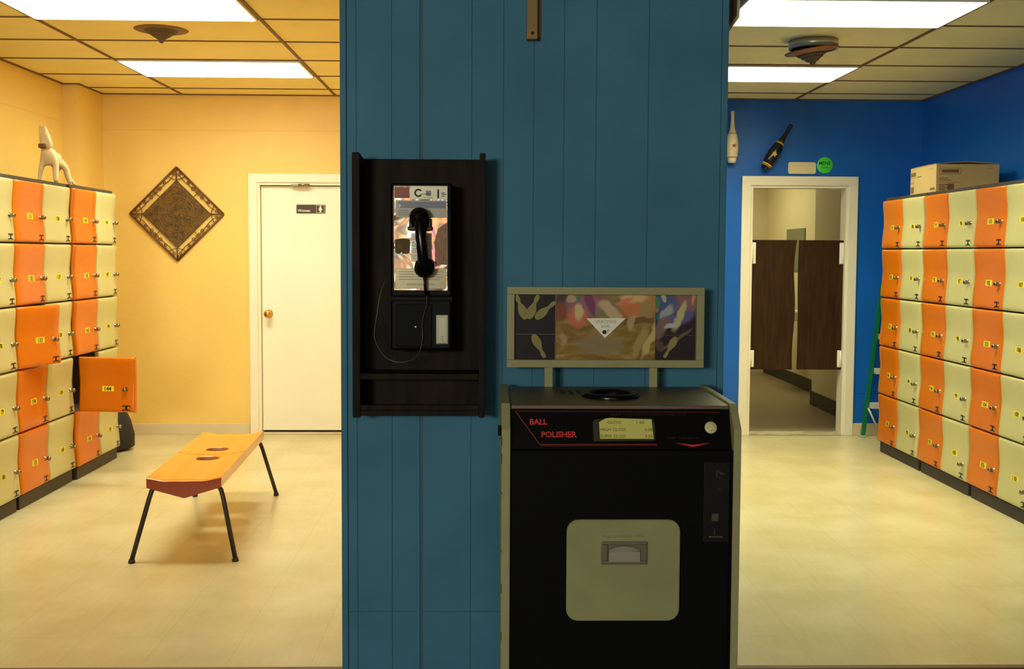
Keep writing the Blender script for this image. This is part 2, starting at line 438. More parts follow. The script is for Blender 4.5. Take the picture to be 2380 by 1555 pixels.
def basin():
    t = thing('wash_basin', 'white wash basin glimpsed through the gap between the swing doors', 'basin', (3.2, 11.6, .82))
    b = MB(); b.lathe([(0, -.13), (.08, -.13), (.17, -.04), (.2, .02), (.19, .03), (.15, .0), (.05, -.08), (0, -.085)], 28); b.box(.1, .26, -.2, .2, -.06, .05, .02)
    b.build('bowl', M['white_plate'], t)
    b = MB(); b.tube([(.16, 0, .04), (.16, 0, .12), (.08, 0, .13), (.05, 0, .1)], .012); b.build('faucet', M['chrome'], t)
basin()

# ---------------------------------------------------------------- ceiling lights
def ceiling_light(x0, x1, y0, y1, label, key, group):
    t = thing('ceiling_light', label, 'light', ((x0+x1)/2, (y0+y1)/2, CZ-.012), (0, 0, 0), group)
    w, d = (x1-x0)/2-.014, (y1-y0)/2-.010
    b = MB(); f = .009
    b.box(-w, w, -d, -d+f, -.004, .011, .001); b.box(-w, w, d-f, d, -.004, .011, .001)
    b.box(-w, -w+f, -d+f, d-f, -.004, .011, .001); b.box(w-f, w, -d+f, d-f, -.004, .011, .001)
    b.build('frame', M['light_box'], t)
    b = MB(); hh = -.010   # lens that drops a little below the ceiling
    R0 = [(-w+f, -d+f), (w-f, -d+f), (w-f, d-f), (-w+f, d-f)]
    n = 6; prev = [(x, y, .0) for x, y in R0]
    for k in range(1, n+1):
        a = PI/2*k/n; ins = .016*(1-math.cos(a)); z = hh*math.sin(a)
        cur = [(x-math.copysign(ins, x), y-math.copysign(ins, y), z) for x, y in R0]
        for i in range(4): b.poly([prev[i], cur[i], cur[(i+1) % 4], prev[(i+1) % 4]])
        prev = cur
    b.poly(prev); b.poly([(x, y, .008) for x, y in R0])
    b.build('diffuser', M[key], t, recalc=False)
ceiling_light(-2.462, -1.242, 5.177, 5.787, 'lit ceiling panel light cut by the top edge, over the yellow-walled room', 'diffuser_l', 'recessed ceiling panel lights')
ceiling_light(-2.462, -1.242, 7.007, 7.617, 'lit ceiling panel light nearest the back wall of the yellow-walled room', 'diffuser_l', 'recessed ceiling panel lights')
ceiling_light(1.242, 2.462, 5.177, 5.787, 'lit ceiling panel light cut by the top edge, over the blue-walled room', 'diffuser_r', 'recessed ceiling panel lights')
ceiling_light(1.242, 2.462, 7.007, 7.617, 'lit ceiling panel light nearest the back wall of the blue-walled room', 'diffuser_r', 'recessed ceiling panel lights')

# ---------------------------------------------------------------- ceiling vents
def vent_rings(t, off=0.0, r0=.10, parent_rot=(0, 0, 0)):
    h = thing_part('diffuser_cone', t, off, parent_rot)
    return h
t = thing('ceiling_vent', 'brown stepped round air vent in the ceiling over the bench', 'vent', (-1.872, 6.10, CZ))
b = MB(); b.lathe([(.086, -.008), (.142, -.004), (.150, -.0005), (.150, 0)], 40); b.build('flange', M['vent'], t)
for k in range(4):
    b = MB(); r = .092-.022*k; z = -.010-.014*k
    b.lathe([(r, z+.006), (r, z), (r-.020, z-.012), (r-.022, z-.010), (r-.004, z+.004)], 36)
    b.build('ring', M['vent_dark'], t)
b = MB(); b.lathe([(.016, -.045), (.017, -.064), (.008, -.074), (0, -.076)], 20); b.build('centre_cap', M['vent_dark'], t)
t = thing('ceiling_vent', 'silver-collared round air vent with a tilted cone, hanging in the blue-walled room', 'vent', (1.90, 6.235, CZ))
b = MB(); b.lathe([(.128, 0), (.142, 0), (.142, -.05), (.130, -.052), (.128, -.05)], 44); b.build('collar', M['collar'], t)
hd = MB(); hd.lathe([(.10, .004), (.150, .0), (.156, -.006), (.148, -.014), (.098, -.022)], 44)
cone = hd.build('flange', M['vent_rim'], t, (-.018, -.02, -.056), (R(3), R(-9), 0))
for k in range(4):
    b = MB(); r = .104-.022*k; z = -.014-.016*k
    b.lathe([(r, z+.010), (r+.004, z), (r-.020, z-.012), (r-.022, z-.010), (r-.004, z+.008)], 36)
    b.build('ring', M['vent_dark'], cone)
b = MB(); b.lathe([(.016, -.05), (.018, -.078), (.010, -.086), (0, -.088)], 20); b.build('centre_cap', M['vent_dark'], cone)

# ---------------------------------------------------------------- lockers
ZT, ZBOT = 1.893, .083
RP = (ZT-ZBOT)/5
def prof(t):
    """outward bulge of a locker door, t=0 top .. 1 bottom"""
    P = [(0, .011), (.10, .010), (.25, .005), (.42, .0), (.50, .0005), (.56, .002), (.72, .007), (.88, .012), (1, .013)]
    for (a, x), (c, y) in zip(P, P[1:]):
        if t <= c: u = (t-a)/(c-a); return x+(y-x)*u
    return P[-1][1]
DOOR_MESH = {}
def door_mesh(w, key):
    k = (round(w, 4), key)
    if k in DOOR_MESH: return DOOR_MESH[k]
    h = RP-.008; bm = bmesh.new()
    rad = .013
    def edges(L, n):
        out = [0, rad*.12, rad*.4, rad]+[rad+(L-2*rad)*i/n for i in range(1, n)]+[L-rad, L-rad*.4, L-rad*.12, L]
        return out
    xs = edges(w, 5); zs = edges(h, 26)
    def er(v, L):
        d = min(v, L-v)
        if d >= rad: return 0
        q = 1-d/rad; return rad*(1-math.sqrt(max(0, 1-q*q)))
    G = []
    for x in xs:
        row = []
        for z in zs:
            e = min(rad*1.1, er(x, w)+er(z, h))
            row.append(bm.verts.new((x, -(.022+prof(1-z/h)-e), z)))
        G.append(row)
    B = [[bm.verts.new((x, 0, z)) for z in (zs[0], zs[-1])] for x in (xs[0], xs[-1])]
    for i in range(len(xs)-1):
        for j in range(len(zs)-1):
            f = bm.faces.new([G[i][j], G[i+1][j], G[i+1][j+1], G[i][j+1]]); f.smooth = True
    # sides
    bm.faces.new([B[0][1]]+[G[0][j] for j in range(len(zs)-1, -1, -1)]+[B[0][0]])
    bm.faces.new([B[1][0]]+[G[-1][j] for j in range(len(zs))]+[B[1][1]])
    bm.faces.new([B[0][0]]+[G[i][0] for i in range(len(xs))]+[B[1][0]])
    bm.faces.new([B[1][1]]+[G[i][-1] for i in range(len(xs)-1, -1, -1)]+[B[0][1]])
    bm.faces.new([B[0][0], B[1][0], B[1][1], B[0][1]])
    bmesh.ops.recalc_face_normals(bm, faces=bm.faces[:])
    me = bpy.data.meshes.new('door'); bm.to_mesh(me); bm.free()
    me.materials.append(M[key]); DOOR_MESH[k] = me
    return me
EMB = None
def emblem_mesh():
    global EMB
    if EMB: return EMB
    b = MB(); s = .0135; y = 0
    b.poly([(-s*.95, y, s), (s*.95, y, s), (s*.42, y, 0), (s*.95, y, -s), (-s*.95, y, -s), (-s*.42, y, 0)])
    for z in (s, -s):
        b.poly([(-2.0*s, y, z-.0030), (2.0*s, y, z-.0030), (2.0*s, y, z+.0030), (-2.0*s, y, z+.0030)])
    for x in (-1.9, 1.9):
        for z in (s, -s):
            b.poly([(x*s-.003, y, z-.009), (x*s+.003, y, z-.009), (x*s+.003, y, z), (x*s-.003, y, z)])
    me = bpy.data.meshes.new('emblem'); b.bm.to_mesh(me); b.bm.free(); me.materials.append(M['emblem']); EMB = me
    return me
LOCK = None
def lock_mesh():
    global LOCK
    if LOCK: return LOCK
    b = MB(); Mx = Matrix.Rotation(PI/2, 4, 'X')
    b.lathe([(0, 0), (.015, 0), (.015, .003), (.0115, .005), (.0115, .022), (.0135, .024), (.0135, .032), (.010, .035), (0, .035)], 20, Mx)
    b.mi = 1; b.box(-.0012, .0012, -.0358, -.0351, -.007, .007)
    me = bpy.data.meshes.new('lock'); b.bm.to_mesh(me); b.bm.free(); me.materials.append(M['lock_metal']); me.materials.append(M['ink']); LOCK = me
    return me
def link(name, me, parent, loc=(0, 0, 0), rot=(0, 0, 0)):
    o = bpy.data.objects.new(name, me); COL.objects.link(o); o.parent = parent; o.location = loc; o.rotation_euler = rot; return o

def bank(label, x_face, y_near, widths, left, cols, opened={}):
    """a locker bank: origin on the floor at the hinge end of the door plane; local +x runs along the bank, -y is outward"""
    rz = PI/2 if left else -PI/2
    L = sum(widths)
    oy = y_near if left else y_near+L
    body_x = x_face-.045 if left else x_face+.045
    t = thing('locker_bank', label, 'lockers', (body_x, oy, 0), (0, 0, rz), 'banks of bowling ball lockers')
    D = .44; th = .008
    b = MB()
    # open-fronted carcass: every compartment is hollow
    b.box(0, L, D-th, D, ZBOT-.005, ZT+.004)
    x = 0
    b.box(0, th, 0, D, ZBOT-.005, ZT+.004)
    for w in widths:
        x += w; b.box(x-th, x, 0, D, ZBOT-.005, ZT+.004)
    for r in range(6):
        z = ZBOT+RP*r
        b.box(0, L, .001, D-.001, z-th/2, z+th/2)
    b.box(0, L, -.006, D, ZT, ZT+.018)
    b.build('cabinet', M['locker_body'], t)
    b = MB(); b.box(.02, L-.01, -.012, D-.02, 0, ZBOT-.006, .003); b.build('plinth', M['plinth'], t)
    x = 0
    for ci, w in enumerate(widths):
        first, key = cols[ci]
        for r in range(5):
            num = first+r
            z = ZT-RP*(r+1)+.004
            ang = -opened.get(num, 0)
            dw = w-.007
            q = Vector((0, -.034, 0)); p = Vector((x+.0035, -.002, z))
            if ang: p = p+q-Matrix.Rotation(ang, 3, 'Z') @ q
            d = link('door', door_mesh(dw, key), t, p, (0, 0, ang))
            h = RP-.008
            fz = h*.43; fx = dw*.52
            yf = -(.022+prof(1-fz/h))-.0006
            b = MB(); sw = .078 if num > 99 else .056
            # tilt the sticker with the door face
            y0 = -(.022+prof(1-(fz-.017)/h))-.0008; y1 = -(.022+prof(1-(fz+.017)/h))-.0008
            b.poly([(fx-sw/2, y0, fz-.017), (fx+sw/2, y0, fz-.017), (fx+sw/2, y1, fz+.017), (fx-sw/2, y1, fz+.017)])
            b.mi = 1
            nv = len(b.bm.verts)
            b.text(str(num), fx, fz-.0125, .036, min(y0, y1)-.0004, sx=.95, bold=.022)
            b.build('number_sticker', [M['sticker'], M['ink']], d)
            kz = h*.42 + (-.045 if num in (100, 110) else 0)
            kx = dw*.875 if not (opened.get(num, 0)) else dw*.84
            link('lock', lock_mesh(), d, (kx, -(.020+prof(1-kz/h)), kz))
            ez = h*.085
            link('emblem', emblem_mesh(), d, (dw*.85, -(.022+prof(1-ez/h))-.0012, ez))
        x += w
    return t
bank('locker bank cut by the left edge, showing cream doors 76 to 80', -2.66, 5.19, (.40, .40), True, [(71, 'locker_orange'), (76, 'locker_cream')])
bank('locker bank with orange doors 131 to 135, door 133 ajar, beside cream doors', -2.66, 5.995, (.397, .397), True, [(131, 'locker_orange'), (136, 'locker_cream')], {133: R(13)})
bank('locker bank next to the diamond wall hanging, its orange door 144 wide open', -2.645, 6.805, (.385, .375), True, [(141, 'locker_orange'), (146, 'locker_cream')], {144: R(97)})
bank('locker bank standing beside the green step ladder, shut doors', 2.93, 7.115, (.372, .372), False, [(81, 'locker_orange'), (86, 'locker_cream')])
bank('locker bank with cream doors 96 to 100, under the cardboard box', 2.93, 6.36, (.372, .372), False, [(91, 'locker_orange'), (96, 'locker_cream')])
bank('locker bank cut by the right edge, doors 101 to 110', 2.93, 5.59, (.38, .38), False, [(101, 'locker_orange'), (106, 'locker_cream')])

# ---------------------------------------------------------------- bench
def bench():
    t = thing('bench', 'orange moulded bench with two finger holes and black splayed legs', 'bench', (-1.502, 5.68, 0), (0, 0, R(3.4)))
    Wd, Ln = .352, 1.325
    zt = .405
    def surf(x):  # dished top
        u = abs(x)/(Wd/2)
        return zt-.016*(1-u**2)-.004*math.exp(-((u-.55)/.2)**2)
    def half(y0, y1, hy, name):
        g = bmesh.new()
        nx, ny = 24, 40
        X = [-Wd/2+Wd*i/nx for i in range(nx+1)]; Yy = [y0+(y1-y0)*j/ny for j in range(ny+1)]
        cx = 0; r = .060; ry = .050
        cells = {}
        V = {}
        def vv(i, j):
            if (i, j) not in V:
                x, y = X[i], Yy[j]
                # pull grid vertices near the hole onto its rim
                V[(i, j)] = g.verts.new((x, y, 0))
            return V[(i, j)]
        # mark cells inside the ellipse
        inside = set()
        for i in range(nx):
            for j in range(ny):
                mx = (X[i]+X[i+1])/2; my = (Yy[j]+Yy[j+1])/2
                if ((mx-cx)/r)**2+((my-hy)/ry)**2 < 1: inside.add((i, j))
        for i in range(nx):
            for j in range(ny):
                if (i, j) in inside: continue
                f = g.faces.new([vv(i, j), vv(i+1, j), vv(i+1, j+1), vv(i, j+1)]); f.smooth = True
        rim = [e for e in g.edges if len(e.link_faces) == 1]
        rimv = set()
        for e in rim:
            for v in e.verts:
                if abs(v.co.x) < Wd/2-1e-4 and y0+1e-4 < v.co.y < y1-1e-4: rimv.add(v)
        for v in rimv:
            dx, dy = (v.co.x-cx)/r, (v.co.y-hy)/ry; l = math.hypot(dx, dy)
            if l > 1e-6: v.co.x = cx+dx/l*r; v.co.y = hy+dy/l*ry
        for v in g.verts:
            v.co.z = surf(v.co.x)
            e = min(v.co.y-y0, y1-v.co.y)
            if e < .012: v.co.z -= .004*(1-e/.012)
        # hole wall
        redges = [e for e in g.edges if e.verts[0] in rimv and e.verts[1] in rimv and len(e.link_faces) == 1]
        ex = bmesh.ops.extrude_edge_only(g, edges=redges)
        for v in [q for q in ex['geom'] if isinstance(q, bmesh.types.BMVert)]: v.co.z -= .045
        for q in ex['geom']:
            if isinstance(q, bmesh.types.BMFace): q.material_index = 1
        bmesh.ops.recalc_face_normals(g, faces=g.faces[:])
        if sum(f.normal.z for f in g.faces) < 0: bmesh.ops.reverse_faces(g, faces=g.faces[:])
        b = MB(); b.merge(g, keep=True)
        # edge skirts and keel underside
        def zb(x): return zt-.050-.052*(1-abs(x)/(Wd/2))
        n = 24
        for yy, s in ((y0, -1), (y1, 1)):
            for i in range(n):
                xa, xb = -Wd/2+Wd*i/n, -Wd/2+Wd*(i+1)/n
                P = [(xa, yy, surf(xa)-.004), (xb, yy, surf(xb)-.004), (xb, yy, zb(xb)), (xa, yy, zb(xa))]
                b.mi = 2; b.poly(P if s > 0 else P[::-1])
        b.mi = 2
        for s in (-1, 1):
            P = [(s*Wd/2, y0, zt), (s*Wd/2, y1, zt), (s*Wd/2, y1, zt-.05), (s*Wd/2, y0, zt-.05)]
            b.mi = 0; b.poly(P if s < 0 else P[::-1])
            b.mi = 2
        # underside, with the hole continued through it
        P = [(-Wd/2, y0, zt-.05), (-.08, y0, zb(-.08)), (-.08, y1, zb(-.08)), (-Wd/2, y1, zt-.05)]
        b.poly(P); b.poly([(-p[0], p[1], p[2]) for p in P[::-1]])
        for (ya, yb) in ((y0, hy-ry), (hy+ry, y1)):
            Q = [(-.08, ya, zb(-.08)), (0, ya, zb(0)), (0, yb, zb(0)), (-.08, yb, zb(-.08))]
            b.poly(Q); b.poly([(-p[0], p[1], p[2]) for p in Q[::-1]])
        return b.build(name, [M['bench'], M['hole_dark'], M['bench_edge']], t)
    half(-Ln/2, -.001, -.115, 'seat'); half(.001, Ln/2, .145, 'seat')
    for sx, sy in ((-1, -1), (1, -1), (1, 1), (-1, 1)):
        b = MB()
        fx, fy = sx*.243, sy*.688
        tx, ty = sx*.150, sy*.600
        b.tube([(sx*.09, ty, zt-.055), (sx*.130, ty, zt-.048), (sx*.152, ty+sy*.004, zt-.056), (sx*.164, ty+sy*.010, zt-.074), (sx*.174, ty+sy*.016, zt-.105), (fx, fy, .014)], .0115, 12)
        lg = b.build('leg', M['black_metal'], t)
        b = MB(); b.lathe([(0, 0), (.016, 0), (.016, .008), (.013, .018), (0, .018)], 16, Matrix.Translation((fx, fy, 0))); b.build('foot', M['rubber'], lg)
bench()

# ---------------------------------------------------------------- wall hanging (diamond)
def wall_hanging():
    t = thing('wall_hanging', 'brown metal filigree diamond hung on the yellow wall', 'wall hanging', (-2.516, YB-.004, 1.787))
    def bar_loop(b, r, y, rad):
        c = [(0, r), (r, 0), (0, -r), (-r, 0)]
        for i in range(4):
            p, q = c[i], c[(i+1) % 4]; b.tube([(p[0], y, p[1]), (q[0], y, q[1])], rad, 8)
    b = MB(); bar_loop(b, .374, -.012, .0085); b.build('outer_frame', M['art_metal'], t)
    # scrolls between frame and plate
    b = MB()
    def spiral(c, r, a0, turn, y=-.012):
        pts = []
        for i in range(18):
            u = i/17; a = a0+turn*u*2*PI*1.2; q = r*(1-.72*u); pts.append((c[0]+q*math.cos(a), y, c[1]+q*math.sin(a)))
        b.tube(pts, .0034, 6)
    for k in range(4):
        ca, sa = math.cos(k*PI/2), math.sin(k*PI/2)
        def rt(x, z): return (x*ca-z*sa, x*sa+z*ca)
        # side from top (0,.37) to right (.37,0); midline at distance between frames
        for (x, z, r, a0, tn) in ((.205, .132, .020, PI*.2, 1), (.132, .205, .020, PI*.3, -1), (.250, .092, .014, PI, -1), (.092, .250, .014, -PI/2, 1), (.318, .022, .015, 0, 1), (.022, .318, .015, PI/2, -1), (.338, .004, .010, 1, 1), (.180, .160, .013, 2, 1), (.160, .180, .013, 0, -1)):
            c = rt(x, z); spiral(c, r, a0+k*PI/2, tn)
        for (p, q, m) in (((.300, .03), (.190, .150), (.262, .062)), ((.03, .300), (.150, .190), (.062, .262)), ((.274, .0), (.30, .07), (.28, .03)), ((0, .274), (.07, .30), (.03, .28))):
            a, c, d = rt(*p), rt(*q), rt(*m); b.tube([(a[0], -.012, a[1]), (d[0], -.012, d[1]), (c[0], -.012, c[1])], .0032, 6)
        a, c = rt(0, .274), rt(0, .37); b.tube([(a[0], -.012, a[1]), (c[0], -.012, c[1])], .006, 6)
        a, c = rt(.138, .138), rt(.187, .187); b.tube([(a[0], -.012, a[1]), (c[0], -.012, c[1])], .003, 6)
    b.build('scrollwork', M['art_metal'], t)
    m = mat('wall_hanging_plate', (118, 84, 26), .55, metal=.2, col2=(78, 58, 22), vscale=26, bump=.9, bscale=70)
    b = MB(); r = .274
    b.prism([(0, r), (r, 0), (0, -r), (-r, 0)], 'y', -.016, -.004, .002)
    pl = b.build('plate', m, t)
    b = MB(); random.seed(3)
    def ring(r, rad, y=-.018): b.tube([(r*math.cos(2*PI*i/48), y, r*math.sin(2*PI*i/48)) for i in range(48)], rad, 6, closed=True)
    ring(.142, .003); ring(.125, .0015)
    for i in range(26):
        a = random.uniform(0, 2*PI); q = random.uniform(.0, .095); c = (q*math.cos(a), q*math.sin(a)); s = random.uniform(.012, .022)
        p = random.uniform(0, 6.28)
        b.tube([(c[0]+s*math.cos(p+v*.9)*(1-v*.12), -.019, c[1]+s*math.sin(p+v*.9)*(1-v*.12)) for v in range(6)], .0022, 6)
    for k in range(4):
        for s in (-1, 1):
            a = k*PI/2; bx = .205*math.cos(a); bz = .205*math.sin(a)
            b.tube([(bx+s*.02*math.cos(a+PI/2+v*.5), -.019, bz+s*.02*math.sin(a+PI/2+v*.5)+0) for v in range(5)], .003, 6)
    b.build('relief', mat('relief', (138, 106, 40), .5, metal=.3, vary=.25, vscale=30), pl)
wall_hanging()

# ---------------------------------------------------------------- signs
t = thing('restroom_sign', "brown restroom sign reading Women on the white door", 'sign', (-1.565, YB+.029, 1.800))
b = MB(); b.box(0, .232, -.005, 0, 0, .070, .004); b.build('plate', M['sign_brown'], t)
b = MB(); b.text('Women', .010, .012, .030, -.0056, 'LEFT', bold=.02); b.build('lettering', M['sign_white'], t)
b = MB()
def rectline(b, x0, x1, z0, z1, w, y):
    for q in ((x0, x1, z0, z0+w), (x0, x1, z1-w, z1), (x0, x0+w, z0, z1), (x1-w, x1, z0, z1)):
        b.poly([(q[0], y, q[2]), (q[1], y, q[2]), (q[1], y, q[3]), (q[0], y, q[3])])
rectline(b, .160, .225, .004, .066, .0022, -.0056)
b.disc((.1925, -.0056, .058), .0052, 0, 16)
b.poly([(.186, -.0056, .052), (.199, -.0056, .052), (.2085, -.0056, .026), (.200, -.0056, .026), (.199, -.0056, .010), (.186, -.0056, .010), (.185, -.0056, .026), (.1765, -.0056, .026)])
b.build('woman_symbol', M['sign_white'], t)

t = thing('restroom_sign', 'round green sign handwritten MENS above the doorway', 'sign', (2.719, YB-.002, 2.213))
b = MB(); b.lathe([(0, 0), (.066, 0), (.0665, .003), (.064, .005), (0, .005)], 40, Matrix.Rotation(PI/2, 4, 'X')); b.build('disc', M['green_disc'], t)
b = MB(); b.text('MENS', -.003, .002, .042, -.0058, sx=.9, bold=.01, shear=.12); b.text('room', -.002, -.026, .024, -.0058, bold=.005); b.build('lettering', mat('marker_ink', (20, 60, 24), .6), t)
b = MB()
pts = []
for cx, cz, a0 in ((.098, .028, 0), (-.098, .028, 90), (-.098, -.028, 180), (.098, -.028, 270)):
    for k in range(6): a = R(a0+18*k); pts.append((2.532+cx+.015*math.cos(a), 2.189+cz+.019*math.sin(a)))
b.prism(pts, 'y', YB-.009, YB-.001)
tag(b.build('wall_plaque', M['plaque']), 'blank cream rounded plaque beside the round green MENS sign', 'plaque')

# ---------------------------------------------------------------- clubs on the wall
def star(b, c, r, y, rot=0):
    pts = []
    for i in range(10):
        a = PI/2+i*PI/5+rot; q = r if i % 2 == 0 else r*.42
        pts.append((c[0]+q*math.cos(a), y, c[1]+q*math.sin(a)))
    ctr = (c[0], y, c[1])
    for i in range(10): b.poly([ctr, pts[i], pts[(i+1) % 10]])
def club(label, loc, rot, body, trim_m, knob_gold):
    t = thing('bowling_pin', label, 'pin', loc, (0, rot, 0), 'painted pins mounted on the blue wall')
    P = [(0, 0), (.028, 0), (.033, .012), (.036, .03), (.043, .05), (.0495, .10), (.0495, .15), (.044, .20), (.034, .236), (.024, .262), (.018, .29), (.0145, .34), (.0135, .38), (.016, .405), (.0155, .414), (0, .416)]
    b = MB(); b.lathe(P, 32); b.build('pin_body', body, t)
    def rad(z):
        for (r0, z0), (r1, z1) in zip(P[1:], P[2:]):
            if z <= z1: return r0+(r1-r0)*(z-z0)/max(1e-6, z1-z0)
    def band(z0, z1, name='band'):
        b = MB(); b.lathe([(rad(z0)+.0006, z0), (rad(z1)+.0006, z1)], 32); b.build(name, trim_m, t)
    if knob_gold: band(.035, .047); band(.027, .031); band(.232, .243); band(.247, .250)
    else: band(.040, .046); band(.232, .237)
    b = MB(); star(b, (.006 if not knob_gold else 0, .135), .021 if not knob_gold else .027, -.0505, 0); b.build('star', trim_m, t)
club('cream pin with red star hanging beside the dividing wall', (1.948, YB-.052, 2.222), 0, M['pin_cream'], M['pin_red'], False)
club('black pin with gold star, tilted on the blue wall', (2.212, YB-.052, 2.175), R(31), M['pin_black'], M['pin_gold'], True)

# ---------------------------------------------------------------- wooden horse
def skin_mesh(name, verts, edges, radii, m, parent, sub=2, root=0):
    me = bpy.data.meshes.new(name); me.from_pydata(verts, edges, [])
    o = bpy.data.objects.new(name, me); COL.objects.link(o)
    md = o.modifiers.new('s', 'SKIN'); md.use_smooth_shade = True
    for i, r in enumerate(radii):
        sv = me.skin_vertices[0].data[i]; sv.radius = r if isinstance(r, tuple) else (r, r); sv.use_root = (i == root)
    ss = o.modifiers.new('u', 'SUBSURF'); ss.levels = sub; ss.render_levels = sub
    dg = bpy.context.evaluated_depsgraph_get(); dg.update()
    nm = bpy.data.meshes.new_from_object(o.evaluated_get(dg)); nm.name = name
    bpy.data.objects.remove(o); o = bpy.data.objects.new(name, nm); COL.objects.link(o)
    nm.materials.clear(); nm.materials.append(m)
    for p in nm.polygons: p.use_smooth = True
    if parent: o.parent = parent
    return o
def horse():
    # faces the room at an angle, long wedge head
    t = thing('horse_figurine', 'pale carved wooden horse standing on top of the left lockers', 'figurine', (-2.828, 6.87, ZT+.018), (0, 0, R(4)))
    V = [(.008, .0, .168), (.0, -.035, .170), (.030, .075, .170),
         (-.036, -.045, .13), (-.046, -.055, .07), (-.052, -.06, .012), (.046, -.045, .13), (.050, -.055, .07), (.052, -.06, .012),
         (.008, .085, .11), (.002, .09, .06), (.0, .10, .012), (.066, .085, .12), (.076, .09, .06), (.088, .105, .012),
         (.002, -.055, .205), (-.002, -.065, .240)]
    E_ = [(0, 1), (0, 2), (1, 3), (3, 4), (4, 5), (1, 6), (6, 7), (7, 8), (2, 9), (9, 10), (10, 11), (2, 12), (12, 13), (13, 14), (1, 15), (15, 16)]
    Rr = [.044, .050, .042, .021, .014, .011, .024, .020, .016, .022, .016, .012, .023, .018, .013, .042, .036]
    skin_mesh('body', V, E_, Rr, M['wood_horse'], t)
    b = MB()
    g = bmesh.new()
    secs = [(.362, .020, .014, -.020), (.340, .026, .020, -.016), (.300, .032, .030, -.006), (.262, .036, .036, .002), (.235, .034, .034, .002), (.218, .024, .022, -.004)]
    rings = []
    for z, wx, wy, ox in secs:
        rings.append([g.verts.new((ox+wx*math.copysign(abs(math.cos(a))**.6, math.cos(a)), -.075+wy*math.copysign(abs(math.sin(a))**.6, math.sin(a)), z)) for a in [2*PI*k/16+.2 for k in range(16)]])
    for A, B_ in zip(rings, rings[1:]):
        for k in range(16):
            f = g.faces.new([A[k], A[(k+1) % 16], B_[(k+1) % 16], B_[k]]); f.smooth = True
    g.faces.new(rings[0]); g.faces.new(rings[-1][::-1]); bmesh.ops.recalc_face_normals(g, faces=g.faces[:])
    b.merge(g); b.build('head', M['wood_horse'], t)
    b = MB(); b.box(-.036, .012, -.122, -.092, .222, .252, .010, 3); b.build('muzzle', M['horse_dark'], t)
    b = MB(); b.tube([(.03, .105, .175), (.055, .135, .13), (.072, .145, .06), (.095, .15, .018), (.112, .15, .012)], [.010, .010, .009, .009, .006], 8); b.build('tail', M['wood_horse'], t)
    b = MB()
    b.tube([(-.030, -.075, .358), (-.034, -.073, .376)], [.008, .003], 8); b.tube([(-.010, -.073, .358), (-.008, -.071, .376)], [.008, .003], 8); b.build('ears', M['wood_horse'], t)
horse()

# ---------------------------------------------------------------- cardboard box
def carton():
    t = thing('cardboard_box', 'printed cardboard box lying on top of the right lockers', 'box', (2.985, 7.02, ZT+.0185), (0, 0, R(-2)))
    W_, D_, H_ = .42, .47, .185
    b = MB()
    b.box(0, W_, 0, D_, 0, H_, .002); b.build('carton', M['card_box'], t)
    b = MB(); x = -.0012
    # printing on the side that faces the room (-x face): y runs away
    def px(y0, y1, z0, z1): b.poly([(x, y1, z0), (x, y0, z0), (x, y0, z1), (x, y1, z1)])
    px(.37, .46, .150, .156); px(.37, .46, .130, .148); px(.37, .46, .118, .121)
    px(.26, .34, .118, .124); px(.40, .46, .085, .088); px(.40, .46, .078, .080); px(.40, .46, .012, .055); px(.02, .10, .015, .032)
    px(.05, .12, .158, .160)
    b.build('lettering', M['box_ink'], t)
    b = MB(); y = -.0012
    def py(x0, x1, z0, z1): b.poly([(x0, y, z0), (x1, y, z0), (x1, y, z1), (x0, y, z1)])
    for q in ((.020, .165, .157, .160), (.020, .165, .118, .121), (.020, .023, .118, .160), (.162, .165, .118, .160), (.035, .150, .128, .150)): py(*q)
    py(.02, .08, .088, .092); py(.02, .10, .076, .080); py(.02, .165, .062, .064)
    for k in range(4): py(.02, .06+.03*(k % 2), .012+.011*k, .018+.011*k)
    py(.075, .12, .015, .055); py(.33, .385, .155, .157)
    b.build('lettering', M['box_ink'], t)
    b = MB()
    b.poly([(0, 0, H_+.001), (W_*.5, 0, H_+.016), (W_, 0, H_+.001), (W_, D_*.5, H_+.003), (0, D_*.5, H_+.003)])
    b.poly([(0, D_*.5, H_+.003), (W_, D_*.5, H_+.003), (W_, D_, H_+.002), (0, D_, H_+.002)])
    g = b.bm
    ex = bmesh.ops.extrude_face_region(g, geom=g.faces[:]); bmesh.ops.translate(g, verts=[v for v in ex['geom'] if isinstance(v, bmesh.types.BMVert)], vec=(0, 0, .003))
    b.build('top_flap', M['card_box'], t, recalc=True)
carton()

# ---------------------------------------------------------------- ladder and bag
def ladder():
    t = thing('step_ladder', 'green step ladder with grey steps propped in the corner beyond the lockers', 'ladder', (3.26, 8.45, 0), (0, 0, 0))
    hgt = 1.25; tap = .15
    for s in (-1, 1):
        b = MB()
        P = [(s*.222, 0, 0), (s*.192, 0, 0), (s*(.192-tap), .055, hgt), (s*(.222-tap), .055, hgt)]
        Q = [(p[0], p[1]+.030, p[2]) for p in P]
        b.poly(P); b.poly(Q[::-1])
        for i in range(4): b.poly([P[i], Q[i], Q[(i+1) % 4], P[(i+1) % 4]])
        r = b.build('side_rail', M['green'], t, recalc=True)
        b = MB(); b.box(s*.207-.022, s*.207+.022, -.006, .036, 0, .014, .004); b.build('foot', M['ladder_step'], r)
    for k in range(4):
        z = .285+.28*k; x = .19-tap*z/hgt; y = .055*z/hgt
        b = MB(); b.box(-x, x, y-.055, y+.02, z-.045, z, .003); b.build('step', M['ladder_step'], t)
    for s in (-1, 1):
        b = MB(); b.tube([(s*.17, .005, .24), (s*.06, .012, .02)], .008, 8); b.build('brace', M['ladder_step'], t)
ladder()
